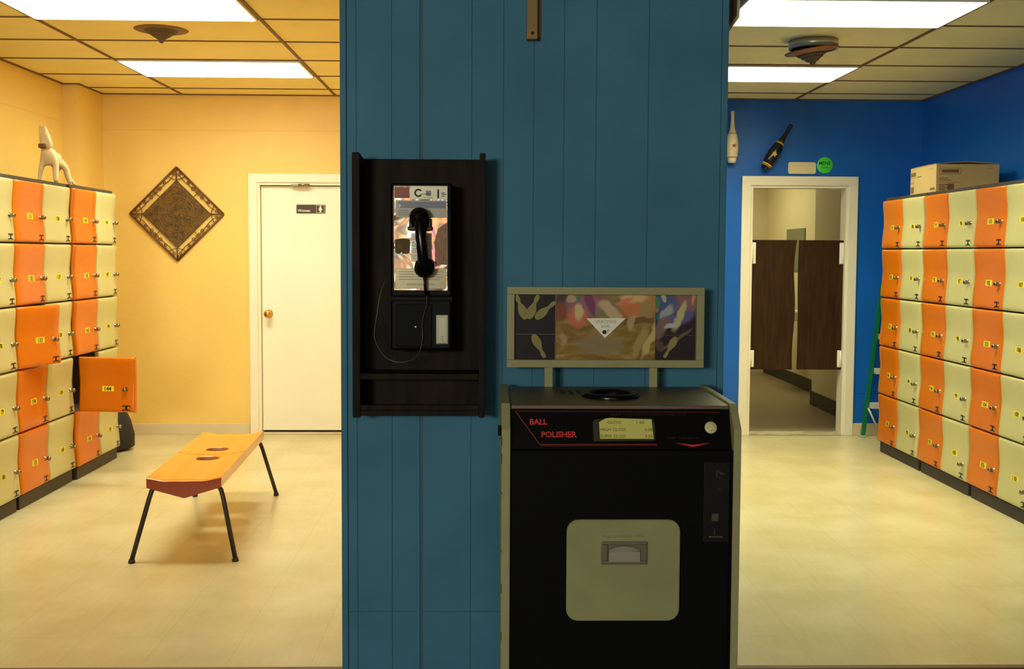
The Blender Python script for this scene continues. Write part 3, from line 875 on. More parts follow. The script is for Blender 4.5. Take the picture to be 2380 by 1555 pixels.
def bag():
    b = MB()
    V = [(0, 0, .10), (0, 0, .20), (.0, .02, .32), (.0, .03, .40)]
    g = bmesh.new(); n = 20
    secs = [(.0, .10, .12, 0), (.03, .15, .15, .0), (.12, .155, .15, .0), (.22, .135, .13, -.01), (.30, .105, .11, -.02), (.36, .07, .08, -.03), (.39, .03, .04, -.035)]
    rings = [[g.verts.new((ox+rx*math.cos(2*PI*k/n)*(1+.05*math.sin(k*2.3+z*20)), ry*math.sin(2*PI*k/n), z)) for k in range(n)] for z, rx, ry, ox in secs]
    for A, B_ in zip(rings, rings[1:]):
        for k in range(n):
            f = g.faces.new([A[k], A[(k+1) % n], B_[(k+1) % n], B_[k]]); f.smooth = True
    g.faces.new(rings[0][::-1]); g.faces.new(rings[-1]); bmesh.ops.recalc_face_normals(g, faces=g.faces[:])
    b.merge(g)
    tag(b.build('bag', M['bag'], None, (-2.815, 7.87, 0)), 'black bag on the floor behind the far end of the left lockers', 'bag')
bag()

# ---------------------------------------------------------------- things on the dividing wall
t = thing('wall_bracket', 'tan metal bracket screwed high on the dark blue panelled wall', 'bracket', (.121, YW-.008, 2.203))
b = MB(); b.box(0, .036, -.040, 0, 0, .45, .002); b.box(.036, .049, -.004, 0, .012, .45, .001); b.build('channel', M['bracket'], t)
b = MB(); b.lathe([(0, 0), (.006, 0), (.005, .003), (0, .0035)], 14, Matrix.Translation((.019, -.040, .020)) @ Matrix.Rotation(PI/2, 4, 'X')); b.build('screw', M['chip'], t)
t = thing('wall_speaker', 'olive box with cut corners on the side of the dividing wall', 'speaker', (PX1+.001, 3.735, 2.262))
b = MB(); b.prism([(0, .0), (.022, .0), (.062, .055), (.064, .13), (.064, .40), (0, .40)], 'y', -.008, .17, .002); b.build('housing', M['olive_lit'], t)
b = MB(); b.prism([(.001, .010), (.016, .012), (.050, .060), (.052, .13), (.052, .40), (.001, .40)], 'y', -.013, -.0085, .001); b.build('front_cover', M['olive'], t)
for zc, lb in ((1.452, 'upper'), (1.115, 'lower')):
    t = thing('wall_disc', 'dark red round disc on the edge of the dividing wall, %s of the pair' % lb, 'disc', (PX1+.001, 3.78, zc), (0, PI/2, 0), 'round red discs on the dividing wall')
    b = MB(); b.lathe([(0, .008), (.01, .008), (.045, .003), (.055, 0), (.055, -.0005)], 32); b.build('disc', M['pin_red'], t)
    b = MB(); b.lathe([(0, .014), (.006, .013), (.008, .0075)], 16); b.build('bolt', M['chrome'], t)

# ---------------------------------------------------------------- phone booth
def booth():
    yb = YW-.009
    t = thing('phone_booth', 'dark brown open wooden shell around the payphone', 'phone booth', (-.2335, yb, .94))
    x0, x1 = -.218, .218
    b = MB(); b.box(x0+.004, x1-.004, -.02, 0, 0, .862, .002); b.build('back_board', M['booth_wood'], t)
    for s, (a, c) in (('l', (x0, x0+.025)), ('r', (x1-.019, x1))):
        b = MB(); b.prism([(-.152, 0), (-.0205, 0), (-.0205, .845), (-.03, .862), (-.152, .872)], 'x', a, c, .002); b.build('side_panel', M['booth_wood'], t)
    for (z0, z1, yf) in ((.126, .146, -.145), (.006, .024, -.148)):
        b = MB(); b.box(x0+.0255, x1-.0195, yf, -.0205, z0, z1, .002); b.build('shelf', M['booth_wood'], t)
    b = MB(); b.box(x0+.0255, x1-.0195, -.148, -.135, .0245, .042, .002); b.build('lip', M['booth_wood'], t)
booth()

def chrome_mat():
    m = bpy.data.materials.new('dented_chrome'); m.use_nodes = True
    nt = m.node_tree; N = nt.nodes; L = nt.links; b = N['Principled BSDF']
    b.inputs['Base Color'].default_value = (.82, .80, .74, 1); b.inputs['Metallic'].default_value = 1; b.inputs['Roughness'].default_value = .12
    tc = N.new('ShaderNodeTexCoord'); n = N.new('ShaderNodeTexNoise'); n.inputs['Scale'].default_value = 7; n.inputs['Detail'].default_value = 2
    n.inputs['Distortion'].default_value = .8
    L.new(tc.outputs['Object'], n.inputs['Vector'])
    bp = N.new('ShaderNodeBump'); bp.inputs['Strength'].default_value = .55; bp.inputs['Distance'].default_value = .02
    L.new(n.outputs['Fac'], bp.inputs['Height']); L.new(bp.outputs['Normal'], b.inputs['Normal'])
    return m
def payphone():
    YPF = 3.463
    X0 = -.224; Z0 = 1.438
    # phone frame: x relative to X0, z relative to Z0; y=0 at the front face
    t = thing('payphone', 'black payphone with chrome front and handset, mounted in the wooden booth', 'payphone', (X0, YPF, Z0))
    def px(u): return (u-980)*.001416
    def pz(v): return 1.713-(v-425)*.00141-Z0
    b = MB(); b.box(px(908), px(1052), 0, .125, pz(815), pz(694), .010, 3); b.box(px(908), px(1052), 0, .125, pz(692), pz(425), .010, 3)
    b.box(px(909), px(1051), .003, .12, pz(700), pz(686), .001)
    b.build('housing', M['phone_black'], t)
    ch = chrome_mat()
    b = MB(); b.box(px(914), px(1042), -.007, .001, pz(676), pz(430), .004, 3); fp = b.build('faceplate', ch, t)
    y = -.0078
    def quad(bb, u0, v0, u1, v1, yy=y): bb.poly([(px(u0), yy, pz(v1)), (px(u1), yy, pz(v1)), (px(u1), yy, pz(v0)), (px(u0), yy, pz(v0))])
    b = MB(); b.box(px(918), px(952), y-.001, y+.001, pz(460), pz(435), .001); b.build('red_label', mat('red_label', (150, 46, 22), .45), fp)
    # coin dial symbol, slot and coin panel
    b = MB()
    b.mi = 0; b.box(px(954), px(1040), y-.0006, y+.0006, pz(463), pz(432), .0005)
    b.mi = 1
    c = (px(973), pz(448)); 
    seg = [R(a) for a in range(35, 331, 12)]
    for a0, a1 in zip(seg, seg[1:]):
        b.poly([(c[0]+r*math.cos(a), y-.0012, c[1]+r*math.sin(a)) for r, a in ((.0135, a0), (.0135, a1), (.008, a1), (.008, a0))])
    quad(b, 979, 450, 1000, 451.5, y-.0012); b.box(px(1016.5), px(1020.5), y-.0016, y, pz(460), pz(440), .0006)
    for k, (vv_, w) in enumerate(((447, 8), (450.5, 11), (454.5, 7))): quad(b, 1026, vv_, 1026+w, vv_+1.6, y-.0012)
    b.text('coin release', px(994), pz(460), .006, y-.0012)
    b.mi = 2; quad(b, 990, 443, 1002, 455, y-.0011)
    b.build('coin_panel', [M['silver_part'], M['ink'], mat('grey_blue', (130, 132, 150), .5)], fp)
    # instruction card with blue-grey header
    b = MB(); b.box(px(921), px(1038), y-.0006, y+.0008, pz(505), pz(465), .0006)
    b.mi = 1; quad(b, 926, 468, 1036, 483, y-.0010)
    b.mi = 2; b.text('B', px(930), pz(481), .014, y-.0014, bold=.01)
    b.mi = 3
    for k in range(3): quad(b, 926, 488+5*k, 950+4*k, 489.5+5*k, y-.0010)
    b.build('instruction_card', [mat('card_grey', (172, 170, 152), .35), mat('card_blue', (96, 102, 126), .35), M['silver_part'], mat('card_ink', (132, 130, 116), .5)], fp)
    b = MB(); b.box(px(920), px(1037), y-.0006, y+.0008, pz(670), pz(623), .0006)
    b.mi = 1
    b.text('DIALING INSTRUCTIONS', px(978), pz(662), .008, y-.0010)
    for k in range(4): quad(b, 928, 630+6*k, 1030-7*(k % 2), 631+6*k, y-.0010)
    b.build('lower_card', [mat('card_tan', (150, 144, 118), .3, metal=.5), mat('card_ink2', (96, 92, 80), .5)], fp)
    # brown patch of glue where a card was torn off
    b = MB(); random.seed(5)
    pts = [(px(919), pz(556)), (px(936), pz(553)), (px(950), pz(554)), (px(954), pz(558)), (px(953), pz(583))]
    for k in range(12): pts.append((px(950-2.7*k), pz(588+random.uniform(-3, 2))))
    pts.append((px(919), pz(584)))
    b.prism(pts, 'y', y-.0004, y+.0005); b.build('glue_patch', mat('glue_patch', (112, 88, 50), .75, vary=.4, vscale=60), fp)
    b = MB(); b.prism([(px(1010), pz(560)), (px(1018), pz(530)), (px(1040), pz(515)), (px(1041), pz(615)), (px(1012), pz(612))], 'y', y-.0004, y+.0005)
    b.build('rust_patch', mat('rust_patch', (128, 92, 66), .45, metal=.4, vary=.5, vscale=30, stretch=(8, 1, 1)), fp)
    # keypad
    kp = MB(); kp.box(px(957), px(1004), y-.002, y, pz(606), pz(541), .001); kpo = kp.build('keypad', M['silver_part'], t)
    for r in range(4):
        for c_ in range(3):
            b = MB(); u = 960+14.5*c_; v = 546+15*r
            b.box(px(u), px(u+11), y-.0052, y-.002, pz(v+10), pz(v), .001)
            b.mi = 1; s = '123456789*0#'[r*3+c_]; b.text(s, px(u+5.5), pz(v+8), .010, y-.0056)
            b.build('key', [mat('key_metal', (150, 148, 138), .4, metal=.6) if (r, c_) == (0, 0) else bpy.data.materials['key_metal'], M['ink']], kpo)
    # cradle
    b = MB()
    b.box(px(953), px(962), -.040, 0, pz(535), pz(508), .004); b.box(px(996), px(1005), -.040, 0, pz(535), pz(508), .004); b.box(px(957), px(1001), -.018, 0, pz(536), pz(506), .004)
    b.box(px(950), px(1007), -.042, -.005, pz(535), pz(526), .003)
    b.build('cradle', M['gloss_black'], t)
    # handset
    hs = MB()
    path = [(px(978), -.050, pz(500)), (px(979), -.064, pz(522)), (px(981), -.070, pz(550)), (px(984), -.070, pz(580)), (px(987), -.066, pz(605)), (px(988), -.052, pz(626))]
    hs.tube(path, [.019, .0185, .017, .017, .018, .019], 16)
    for (u, v, tilt) in ((977, 508, R(-18)), (988, 618, R(18))):
        Mx = Matrix.Translation((px(u), -.020, pz(v))) @ Matrix.Rotation(PI/2+tilt*.5, 4, 'X')
        hs.lathe([(0, 0), (.026, 0), (.032, .006), (.034, .018), (.032, .032), (.024, .044), (.012, .050), (0, .052)], 28, Mx)
    ho = hs.build('handset', M['gloss_black'], t)
    # armoured cord
    cp = [(989, 640, -.03), (989, 655, -.032), (990, 672, -.030), (993, 692, -.024), (991, 712, -.020), (985, 732, -.016), (982, 755, -.014), (983, 775, -.014), (981, 798, -.014), (975, 818, -.012), (962, 833, -.006), (944, 841, 0), (922, 842, .004), (903, 836, .006), (889, 824, .006), (877, 805, .006), (870, 785, .006), (871, 762, .006), (876, 730, .006), (882, 690, .010), (893, 655, .02), (906, 632, .035)]
    P = [Vector((px(u), yy, pz(v))) for u, v, yy in cp]
    # smooth with Catmull-Rom
    out = []
    for i in range(len(P)-1):
        p0, p1, p2, p3 = P[max(i-1, 0)], P[i], P[i+1], P[min(i+2, len(P)-1)]
        for k in range(5):
            u = k/5; out.append(.5*((2*p1)+(-p0+p2)*u+(2*p0-5*p1+4*p2-p3)*u*u+(-p0+3*p1-3*p2+p3)*u**3))
    out.append(P[-1])
    b = MB(); b.tube(out, [.0012 if i > 16 else .0024 for i in range(len(out))], 8); b.build('armoured_cord', mat('cord_metal', (110, 106, 92), .35, metal=.8), t)
    b = MB(); b.tube(out[:14], [.007, .007, .006, .0055]+[.0045]*10, 10); b.build('cord_sleeve', M['gloss_black'], t)
    # vault door and coin return
    b = MB(); b.box(px(921), px(1004), -.003, .001, pz(806), pz(706), .003, 3)
    vd = b.build('vault_door', mat('vault_black', (12, 13, 16), .6, spec=.12), t)
    b = MB(); b.disc((px(966), -.0034, pz(759)), .003, 0, 12); b.build('keyhole', M['silver_part'], vd)
    b = MB(); b.box(px(1013), px(1043), -.008, .001, pz(800), pz(730), .004, 3); cr = b.build('coin_return', M['silver_part'], t)
    b = MB(); rectline(b, px(1018), px(1038), pz(796), pz(736), .001, -.0086)
    for k in range(4): b.text('coin', px(1028.5), pz(793-3.6*k), .0055, -.0088)
    b.build('lettering', mat('return_ink', (110, 106, 80), .5), cr)
payphone()

# ---------------------------------------------------------------- ball polisher
def art_paint():
    """blurry printed picture: flying pins over a wooden lane"""
    m = bpy.data.materials.new('printed_lane_picture'); m.use_nodes = True
    nt = m.node_tree; N = nt.nodes; L = nt.links; b = N['Principled BSDF']; b.inputs['Roughness'].default_value = .3
    tc = N.new('ShaderNodeTexCoord')
    n = N.new('ShaderNodeTexNoise'); n.inputs['Scale'].default_value = 14; n.inputs['Detail'].default_value = 3; L.new(tc.outputs['Object'], n.inputs['Vector'])
    sub = N.new('ShaderNodeVectorMath'); sub.operation = 'SUBTRACT'; L.new(n.outputs['Color'], sub.inputs[0]); sub.inputs[1].default_value = (.5, .5, .5)
    scl = N.new('ShaderNodeVectorMath'); scl.operation = 'SCALE'; L.new(sub.outputs[0], scl.inputs[0]); scl.inputs['Scale'].default_value = .045
    add = N.new('ShaderNodeVectorMath'); add.operation = 'ADD'; L.new(tc.outputs['Object'], add.inputs[0]); L.new(scl.outputs[0], add.inputs[1])
    V = add.outputs[0]
    mp = N.new('ShaderNodeMapping'); mp.inputs['Scale'].default_value = (9, 1, 34); mp.inputs['Rotation'].default_value = (0, R(30), 0); L.new(V, mp.inputs['Vector'])
    n2 = N.new('ShaderNodeTexNoise'); n2.inputs['Scale'].default_value = 1.3; n2.inputs['Detail'].default_value = 5; L.new(mp.outputs['Vector'], n2.inputs['Vector'])
    cr = N.new('ShaderNodeValToRGB'); e = cr.color_ramp.elements
    e[0].position = .3; e[0].color = (*lin((112, 78, 22)), 1); e[1].position = .7; e[1].color = (*lin((172, 150, 92)), 1)
    k = e.new(.5); k.color = (*lin((142, 112, 44)), 1)
    L.new(n2.outputs['Fac'], cr.inputs['Fac']); cur = cr.outputs['Color']
    # (u, v, radius u, radius v, angle, colour) in zoomed crop pixels
    blobs = [(760, 200, 130, 110, 0, (40, 26, 30)), (1000, 280, 260, 130, 0, (150, 100, 120)), (1030, 240, 45, 170, 12, (118, 48, 98)),
             (1230, 330, 130, 120, 0, (130, 128, 88)), (830, 190, 60, 45, 20, (196, 160, 130)), (905, 180, 28, 40, 0, (52, 128, 96)), (880, 400, 110, 110, 10, (204, 110, 80)),
             (700, 350, 90, 120, 0, (130, 66, 30)), (1540, 290, 190, 130, 0, (214, 122, 66)), (1500, 200, 150, 50, -12, (222, 190, 130)),
             (1640, 330, 90, 110, 0, (168, 140, 90)), (1560, 440, 260, 40, 5, (110, 80, 34)),
             (1250, 330, 170, 60, -38, (206, 180, 138)), (898, 340, 48, 95, -3, (214, 196, 140)), (1130, 700, 280, 120, 0, (142, 126, 88)),
             (1480, 450, 45, 110, -12, (182, 158, 116)), (1560, 680, 50, 190, -26, (176, 148, 96)), (1690, 610, 40, 250, -22, (206, 184, 116)), (735, 640, 36, 60, 0, (176, 148, 100)),
             (1400, 230, 90, 30, 20, (226, 128, 96))]
    cur = paint_blobs(N, L, V, cur, blobs)
    L.new(cur, b.inputs['Base Color'])
    return m
SGX0, SGZ1 = .057, 1.375
def zx(u): return ((1150+u/4.667)-1178)*.001444+SGX0-.3855
def zz(v): return SGZ1-((650+v/4.667)-666)*.001432-1.24
def paint_blobs(N, L, V, cur, blobs):
    for (u, v, ru, rv, ang, c) in blobs:
        mp = N.new('ShaderNodeMapping'); mp.vector_type = 'TEXTURE'
        mp.inputs['Location'].default_value = (zx(u), 0, zz(v)); mp.inputs['Rotation'].default_value = (0, R(-ang), 0)
        mp.inputs['Scale'].default_value = (ru/4.667*.00144, 1, rv/4.667*.00144)
        L.new(V, mp.inputs['Vector'])
        s = N.new('ShaderNodeSeparateXYZ'); L.new(mp.outputs[0], s.inputs[0])
        cb = N.new('ShaderNodeCombineXYZ'); L.new(s.outputs['X'], cb.inputs['X']); L.new(s.outputs['Z'], cb.inputs['Z'])
        ln = N.new('ShaderNodeVectorMath'); ln.operation = 'LENGTH'; L.new(cb.outputs[0], ln.inputs[0])
        mr = N.new('ShaderNodeMapRange'); mr.interpolation_type = 'SMOOTHSTEP'; mr.inputs[1].default_value = .7; mr.inputs[2].default_value = 1.25; mr.inputs[3].default_value = .92; mr.inputs[4].default_value = 0
        L.new(ln.outputs['Value'], mr.inputs[0])
        mx = N.new('ShaderNodeMix'); mx.data_type = 'RGBA'; L.new(mr.outputs[0], mx.inputs[0]); L.new(cur, mx.inputs[6]); mx.inputs[7].default_value = (*lin(c), 1)
        cur = mx.outputs[2]
    return cur
def art_side():
    m = bpy.data.materials.new('printed_side_picture'); m.use_nodes = True
    nt = m.node_tree; N = nt.nodes; L = nt.links; b = N['Principled BSDF']; b.inputs['Roughness'].default_value = .3
    tc = N.new('ShaderNodeTexCoord')
    n = N.new('ShaderNodeTexNoise'); n.inputs['Scale'].default_value = 16; n.inputs['Detail'].default_value = 3; L.new(tc.outputs['Object'], n.inputs['Vector'])
    sub = N.new('ShaderNodeVectorMath'); sub.operation = 'SUBTRACT'; L.new(n.outputs['Color'], sub.inputs[0]); sub.inputs[1].default_value = (.5, .5, .5)
    scl = N.new('ShaderNodeVectorMath'); scl.operation = 'SCALE'; L.new(sub.outputs[0], scl.inputs[0]); scl.inputs['Scale'].default_value = .04
    add = N.new('ShaderNodeVectorMath'); add.operation = 'ADD'; L.new(tc.outputs['Object'], add.inputs[0]); L.new(scl.outputs[0], add.inputs[1])
    rgb = N.new('ShaderNodeRGB'); rgb.outputs[0].default_value = (*lin((24, 18, 28)), 1)
    blobs = [(2050, 250, 160, 130, 0, (150, 104, 104)), (1850, 250, 130, 120, 0, (70, 94, 150)), (1830, 400, 100, 60, 0, (40, 110, 130)), (1960, 420, 220, 70, 20, (96, 96, 150)),
             (1740, 260, 30, 90, 0, (64, 140, 96)), (1735, 345, 40, 20, 20, (214, 104, 92)), (1860, 350, 50, 110, -35, (170, 176, 176)), (2000, 370, 45, 170, -22, (196, 196, 138)), (2145, 200, 16, 60, 0, (220, 150, 100)),
             (1800, 520, 60, 150, -40, (130, 104, 92)), (1900, 500, 80, 25, 20, (190, 196, 210)), (1960, 640, 200, 24, 35, (110, 92, 80)), (1770, 700, 60, 60, 0, (90, 74, 56)), (1830, 190, 30, 40, 0, (190, 196, 150))]
    cur = paint_blobs(N, L, add.outputs[0], rgb.outputs[0], blobs)
    L.new(cur, b.inputs['Base Color']); return m

def polisher():
    t = thing('ball_polisher', 'coin-operated bowling ball polisher with cream door, before the dark blue wall', 'ball polisher', (.3855, 3.26, 0))
    OX, OY = .3855, 3.26
    def bx(name, m, x0, x1, y0, y1, z0, z1, bev=0., par=t):
        b = MB(); b.box(x0-OX, x1-OX, y0-OY, y1-OY, z0, z1, bev); return b.build(name, m, par)
    for (a, c) in ((.036, .061), (.708, .730)):
        b = MB()
        b.prism([(3.0-OY, 0), (3.0-OY, .978), (3.066-OY, 1.046), (3.52-OY, 1.046), (3.52-OY, 0)], 'x', a-OX, c-OX, .002)
        sp = b.build('side_panel', M['cream_paint'], t)
        if a < .1:
            b = MB(); random.seed(2)
            for z in (.93, .88, .79, .62, .50, .36, .22, .10):
                hh = random.uniform(.006, .03); b.box(.0359-OX, .0372-OX, 2.9993-OY, 3.004-OY, z, z+hh)
            b.build('paint_chips', M['chip'], sp)
    b = MB(); b.box(.0615-OX, .7075-OX, 3.015-OY, 3.50-OY, .01, .915, .003); b.build('front_panel', M['mach_black'], t)
    bx('inner_edge', M['gloss_black'], .7005, .7078, 3.003, 3.014, .01, .918)
    # top plate with a round opening
    g = MB(); n = 48
    x0, x1, y0, y1 = .064-OX, .7055-OX, 3.066-OY, 3.50-OY
    cx, cy, r = .379-OX, 3.262-OY, .080
    ring = [(cx+r*math.cos(2*PI*k/n), cy+r*math.sin(2*PI*k/n)) for k in range(n)]
    def hit(a):
        dx, dy = math.cos(a), math.sin(a); tt = []
        if dx > 1e-9: tt.append((x1-cx)/dx)
        if dx < -1e-9: tt.append((x0-cx)/dx)
        if dy > 1e-9: tt.append((y1-cy)/dy)
        if dy < -1e-9: tt.append((y0-cy)/dy)
        s = min(q for q in tt if q > 0); return (cx+dx*s, cy+dy*s)
    angs = sorted([2*PI*k/n for k in range(n)]+[math.atan2(yy-cy, xx-cx) % (2*PI) for xx in (x0, x1) for yy in (y0, y1)])
    for a0, a1 in zip(angs, angs[1:]+[angs[0]+2*PI]):
        p, q = hit(a0), hit(a1)
        i0 = (cx+r*math.cos(a0), cy+r*math.sin(a0)); i1 = (cx+r*math.cos(a1), cy+r*math.sin(a1))
        for z, rev in ((1.040, False), (1.034, True)):
            P = [(i0[0], i0[1], z), (p[0], p[1], z), (q[0], q[1], z), (i1[0], i1[1], z)]
            g.poly(P[::-1] if rev else P)
        g.poly([(p[0], p[1], 1.034), (q[0], q[1], 1.034), (q[0], q[1], 1.040), (p[0], p[1], 1.040)])
        g.poly([(i1[0], i1[1], 1.034), (i0[0], i0[1], 1.034), (i0[0], i0[1], 1.040), (i1[0], i1[1], 1.040)])
    tp = g.build('top_plate', M['metal_top'], t)
    bx('top_edge', M['chrome'], .064, .7055, 3.060, 3.0655, 1.030, 1.0405, .001)
    b = MB(); b.lathe([(.066, 1.00), (.068, 1.046), (.075, 1.054), (.086, 1.054), (.091, 1.046), (.090, 1.0405)], 48, Matrix.Translation((cx, cy, 0))); b.build('ball_ring', M['gloss_black'], t)
    b = MB(); b.lathe([(0, .93), (.05, .935), (.072, .96), (.0785, 1.0), (.0788, 1.033)], 40, Matrix.Translation((cx, cy, 0))); b.build('ball_well', M['rubber'], t)
    b = MB()
    for k in range(3):
        x = .235+.026*k-OX
        b.prism([(x, 3.30-OY), (x+.008, 3.30-OY), (x+.002, 3.40-OY), (x-.006, 3.40-OY)], 'z', 1.0402, 1.0412)
    b.build('vent_slots', M['ink'], tp)
    # tilted control panel
    cp = MB(); a = R(-23); ph = .1215
    x0, x1 = .0625, .7065
    cp.box(x0-OX, x1-OX, 0, .03, 0, ph, .002)
    co = cp.build('control_panel', M['gloss_black'], t, (0, 3.017-OY, .919), (a, 0, 0))
    def cx_(u): return .391+(u-1450)*.001244-OX
    def cz_(v): return (1043-v)/101*.1228
    y = -.0008
    b = MB()
    def ln(u0, v0, u1, v1, w=.0016):
        p, q = Vector((cx_(u0), cz_(v0))), Vector((cx_(u1), cz_(v1))); d = (q-p).normalized()*w/2; nn = Vector((-d.y, d.x))
        b.poly([(p.x-nn.x, y, p.y-nn.y), (q.x-nn.x, y, q.y-nn.y), (q.x+nn.x, y, q.y+nn.y), (p.x+nn.x, y, p.y+nn.y)])
    ln(1197, 950, 1680, 952, .0012); ln(1197, 950, 1254, 1032, .002); ln(1254, 1032, 1528, 1031, .002); ln(1254, 1035, 1528, 1034, .001)
    b.build('red_outline', mat('outline_red', (150, 34, 22), .5), co)
    b = MB(); b.text('BALL', cx_(1231), cz_(983), .024, y, 'LEFT', sx=.98, bold=.03); b.build('lettering', M['red_ink'], co)
    b = MB(); b.text('POLISHER', cx_(1258), cz_(1014), .024, y, 'LEFT', sx=.98, bold=.03)
    b.build('lettering', M['red_ink'], co)
    b = MB(); b.text('SELECT YOUR CUSTOM CONDITIONING CYCLE', cx_(1512), cz_(960), .009, y, sx=1.15); b.text('PUSH', cx_(1655), cz_(969), .009, y); b.text('TO START', cx_(1655), cz_(975.5), .007, y)
    b.text('INSERT COINS BELOW', cx_(1590), cz_(1018), .009, y)
    b.build('small_print', M['dim_red'], co)
    b = MB()
    b.poly([(cx_(1570), y, cz_(1027)), (cx_(1612), y, cz_(1038)), (cx_(1655), y, cz_(1027)), (cx_(1612), y, cz_(1032))])
    b.build('red_chevron', M['red_ink'], co)
    b = MB(); pts = [(1379, 977), (1386, 970), (1520, 967), (1526, 985), (1524, 1022), (1380, 1024)]
    b.prism([(cx_(u), cz_(v)) for u, v in pts], 'y', y-.0006, y+.0004); b.build('tape', mat('clear_tape', (60, 62, 48), .15), co)
    b = MB(); pts = [(1394, 977), (1408, 968.5), (1420, 966.5), (1512, 970), (1518, 970), (1521, 1018), (1395, 1018)]
    b.prism([(cx_(u), cz_(v)) for u, v in pts], 'y', y-.0012, y-.0007)
    pc = b.build('price_card', M['card_yellow'], co)
    yy = y-.0016
    b = MB()
    b.text('GLOSS', cx_(1414), cz_(981), .0125, yy, 'LEFT', sx=1.1); b.text('1.00', cx_(1500), cz_(981), .0125, yy, 'RIGHT', sx=1.15)
    b.text('HIGH GLOSS', cx_(1397), cz_(999), .0125, yy, 'LEFT', sx=1.05); b.text('2.00', cx_(1519), cz_(999), .0125, yy, 'RIGHT', sx=1.1)
    b.text('SUPER GLOSS', cx_(1396), cz_(1015), .0125, yy, 'LEFT', sx=1.0); b.text('3.00', cx_(1519), cz_(1015), .0125, yy, 'RIGHT', sx=1.1)
    b.build('price_lettering', mat('card_print', (92, 84, 40), .6), pc)
    b = MB(); b.lathe([(0, .006), (.0165, .006), (.018, .003), (.018, 0)], 32, Matrix.Translation((cx_(1657), 0, cz_(990))) @ Matrix.Rotation(PI/2, 4, 'X')); bt = b.build('start_button', mat('button_cream', (222, 216, 160), .4), co)
    b = MB(); b.tube([(cx_(1657)+.010*math.cos(R(q)), -.0062, cz_(990)+.010*math.sin(R(q))) for q in range(170, 330, 16)], .0007, 5); b.build('button_mark', M['faded_ink'], bt)
    # access door
    pts = []; x0, x1, z0, z1, r = .226-OX, .556-OX, .417, .715, .034
    for cxx, czz, a0 in ((x1-r, z1-r, 0), (x0+r, z1-r, 90), (x0+r, z0+r, 180), (x1-r, z0+r, 270)):
        for k in range(8): q = R(a0+90*k/7); pts.append((cxx+r*math.cos(q), czz+r*math.sin(q)))
    b = MB(); b.prism(pts, 'y', 3.0-OY, 3.0145-OY, .003)
    ad = b.build('access_door', mat('access_cream', (153, 153, 106), .42, vary=.12, vscale=9), t)
    b = MB(); b.text('PULL DOOR TO OPEN', .391-OX, .663, .0105, 2.9994-OY, sx=1.15); b.build('lettering', mat('door_print', (120, 118, 78), .6), ad)
    hx0, hx1, hz0, hz1 = .326-OX, .459-OX, .586, .653; yf = 2.995-OY
    b = MB(); f = .010
    b.box(hx0, hx1, yf-.004, yf+.006, hz1-f, hz1, .002); b.box(hx0, hx1, yf-.004, yf+.006, hz0, hz0+f, .002)
    b.box(hx0, hx0+.019, yf-.004, yf+.006, hz0+f, hz1-f, .002); b.box(hx1-.019, hx1, yf-.004, yf+.006, hz0+f, hz1-f, .002)
    b.box(hx0+.008, hx1-.008, yf+.002, yf+.004, hz0+.005, hz1-.005)
    hd = b.build('pull_handle', mat('handle_metal', (150, 146, 128), .3, metal=.7), ad)
    b = MB()
    n = 12
    for i in range(n):
        u0, u1 = i/n, (i+1)/n
        xa, xb = hx0+.021+(hx1-hx0-.042)*u0, hx0+.021+(hx1-hx0-.042)*u1
        ha, hb = .010*math.sin(PI*u0)**.7, .010*math.sin(PI*u1)**.7
        zt = hz1-.024
        b.poly([(xa, yf-.010, zt-.004), (xb, yf-.010, zt-.004), (xb, yf-.002, zt+hb), (xa, yf-.002, zt+ha)])
        b.poly([(xa, yf-.010, zt-.032), (xb, yf-.010, zt-.032), (xb, yf-.010, zt-.004), (xa, yf-.010, zt-.004)])
    b.build('grip', mat('grip_metal', (205, 200, 180), .25, metal=.6), hd)
    # coin plate
    b = MB(); b.box(.624-OX, .6995-OX, 3.008-OY, 3.0145-OY, .647, .884, .001); pl = b.build('coin_plate', M['coin_plate'], t)
    b = MB(); y3 = 3.0072-OY
    b.box(.660-OX, .663-OX, y3-.002, y3+.001, .838, .862, .0005)
    b.poly([(.660-OX, y3-.003, .862), (.686-OX, y3-.001, .850), (.672-OX, y3-.002, .845), (.663-OX, y3-.003, .856)])
    b.box(.668-OX, .674-OX, y3-.002, y3, .838, .840); b.box(.668-OX, .674-OX, y3-.002, y3, .803, .805)
    b.build('coin_slot', mat('slot_metal', (84, 86, 84), .35, metal=.7), pl)
    b = MB(); b.box(.655-OX, .661-OX, y3-.001, y3+.001, .668, .690, .001); b.mi = 1; b.box(.640-OX, .681-OX, y3-.008, y3+.001, .662, .668, .002)
    b.mi = 1; b.box(.648-OX, .668-OX, y3-.001, y3, .710, .732)
    b.build('coin_reject', [M['ink'], mat('reject_metal', (99, 97, 82), .4, metal=.7)], pl)
    b = MB(); b.box(.0255-OX, .0355-OX, 3.03-OY, 3.045-OY, .955, .985, .003); b.build('side_latch', M['gloss_black'], t)
    # sign on two posts
    for xc in (.1975, .5485):
        bx('post', M['cream_paint'], xc-.0135, xc+.0135, 3.492, 3.504, 1.040, 1.15, .001)
    sg = MB(); F = .0255
    sx0, sx1, sz0, sz1 = .057-OX, .714-OX, 1.107, 1.375
    cz0 = 1.24
    for q in ((sx0, sx1, sz1-F, sz1), (sx0, sx1, sz0, sz0+F), (sx0, sx0+F, sz0+F, sz1-F), (sx1-F, sx1, sz0+F, sz1-F)):
        sg.box(q[0], q[1], -.016, .010, q[2]-cz0, q[3]-cz0, .0015)
    sg.box(sx0+.01, sx1-.01, .0, .009, sz0-cz0+.01, sz1-cz0-.01)
    so = sg.build('sign', M['cream_paint'], t, (0, 3.49-OY, cz0))
    yq = -.002
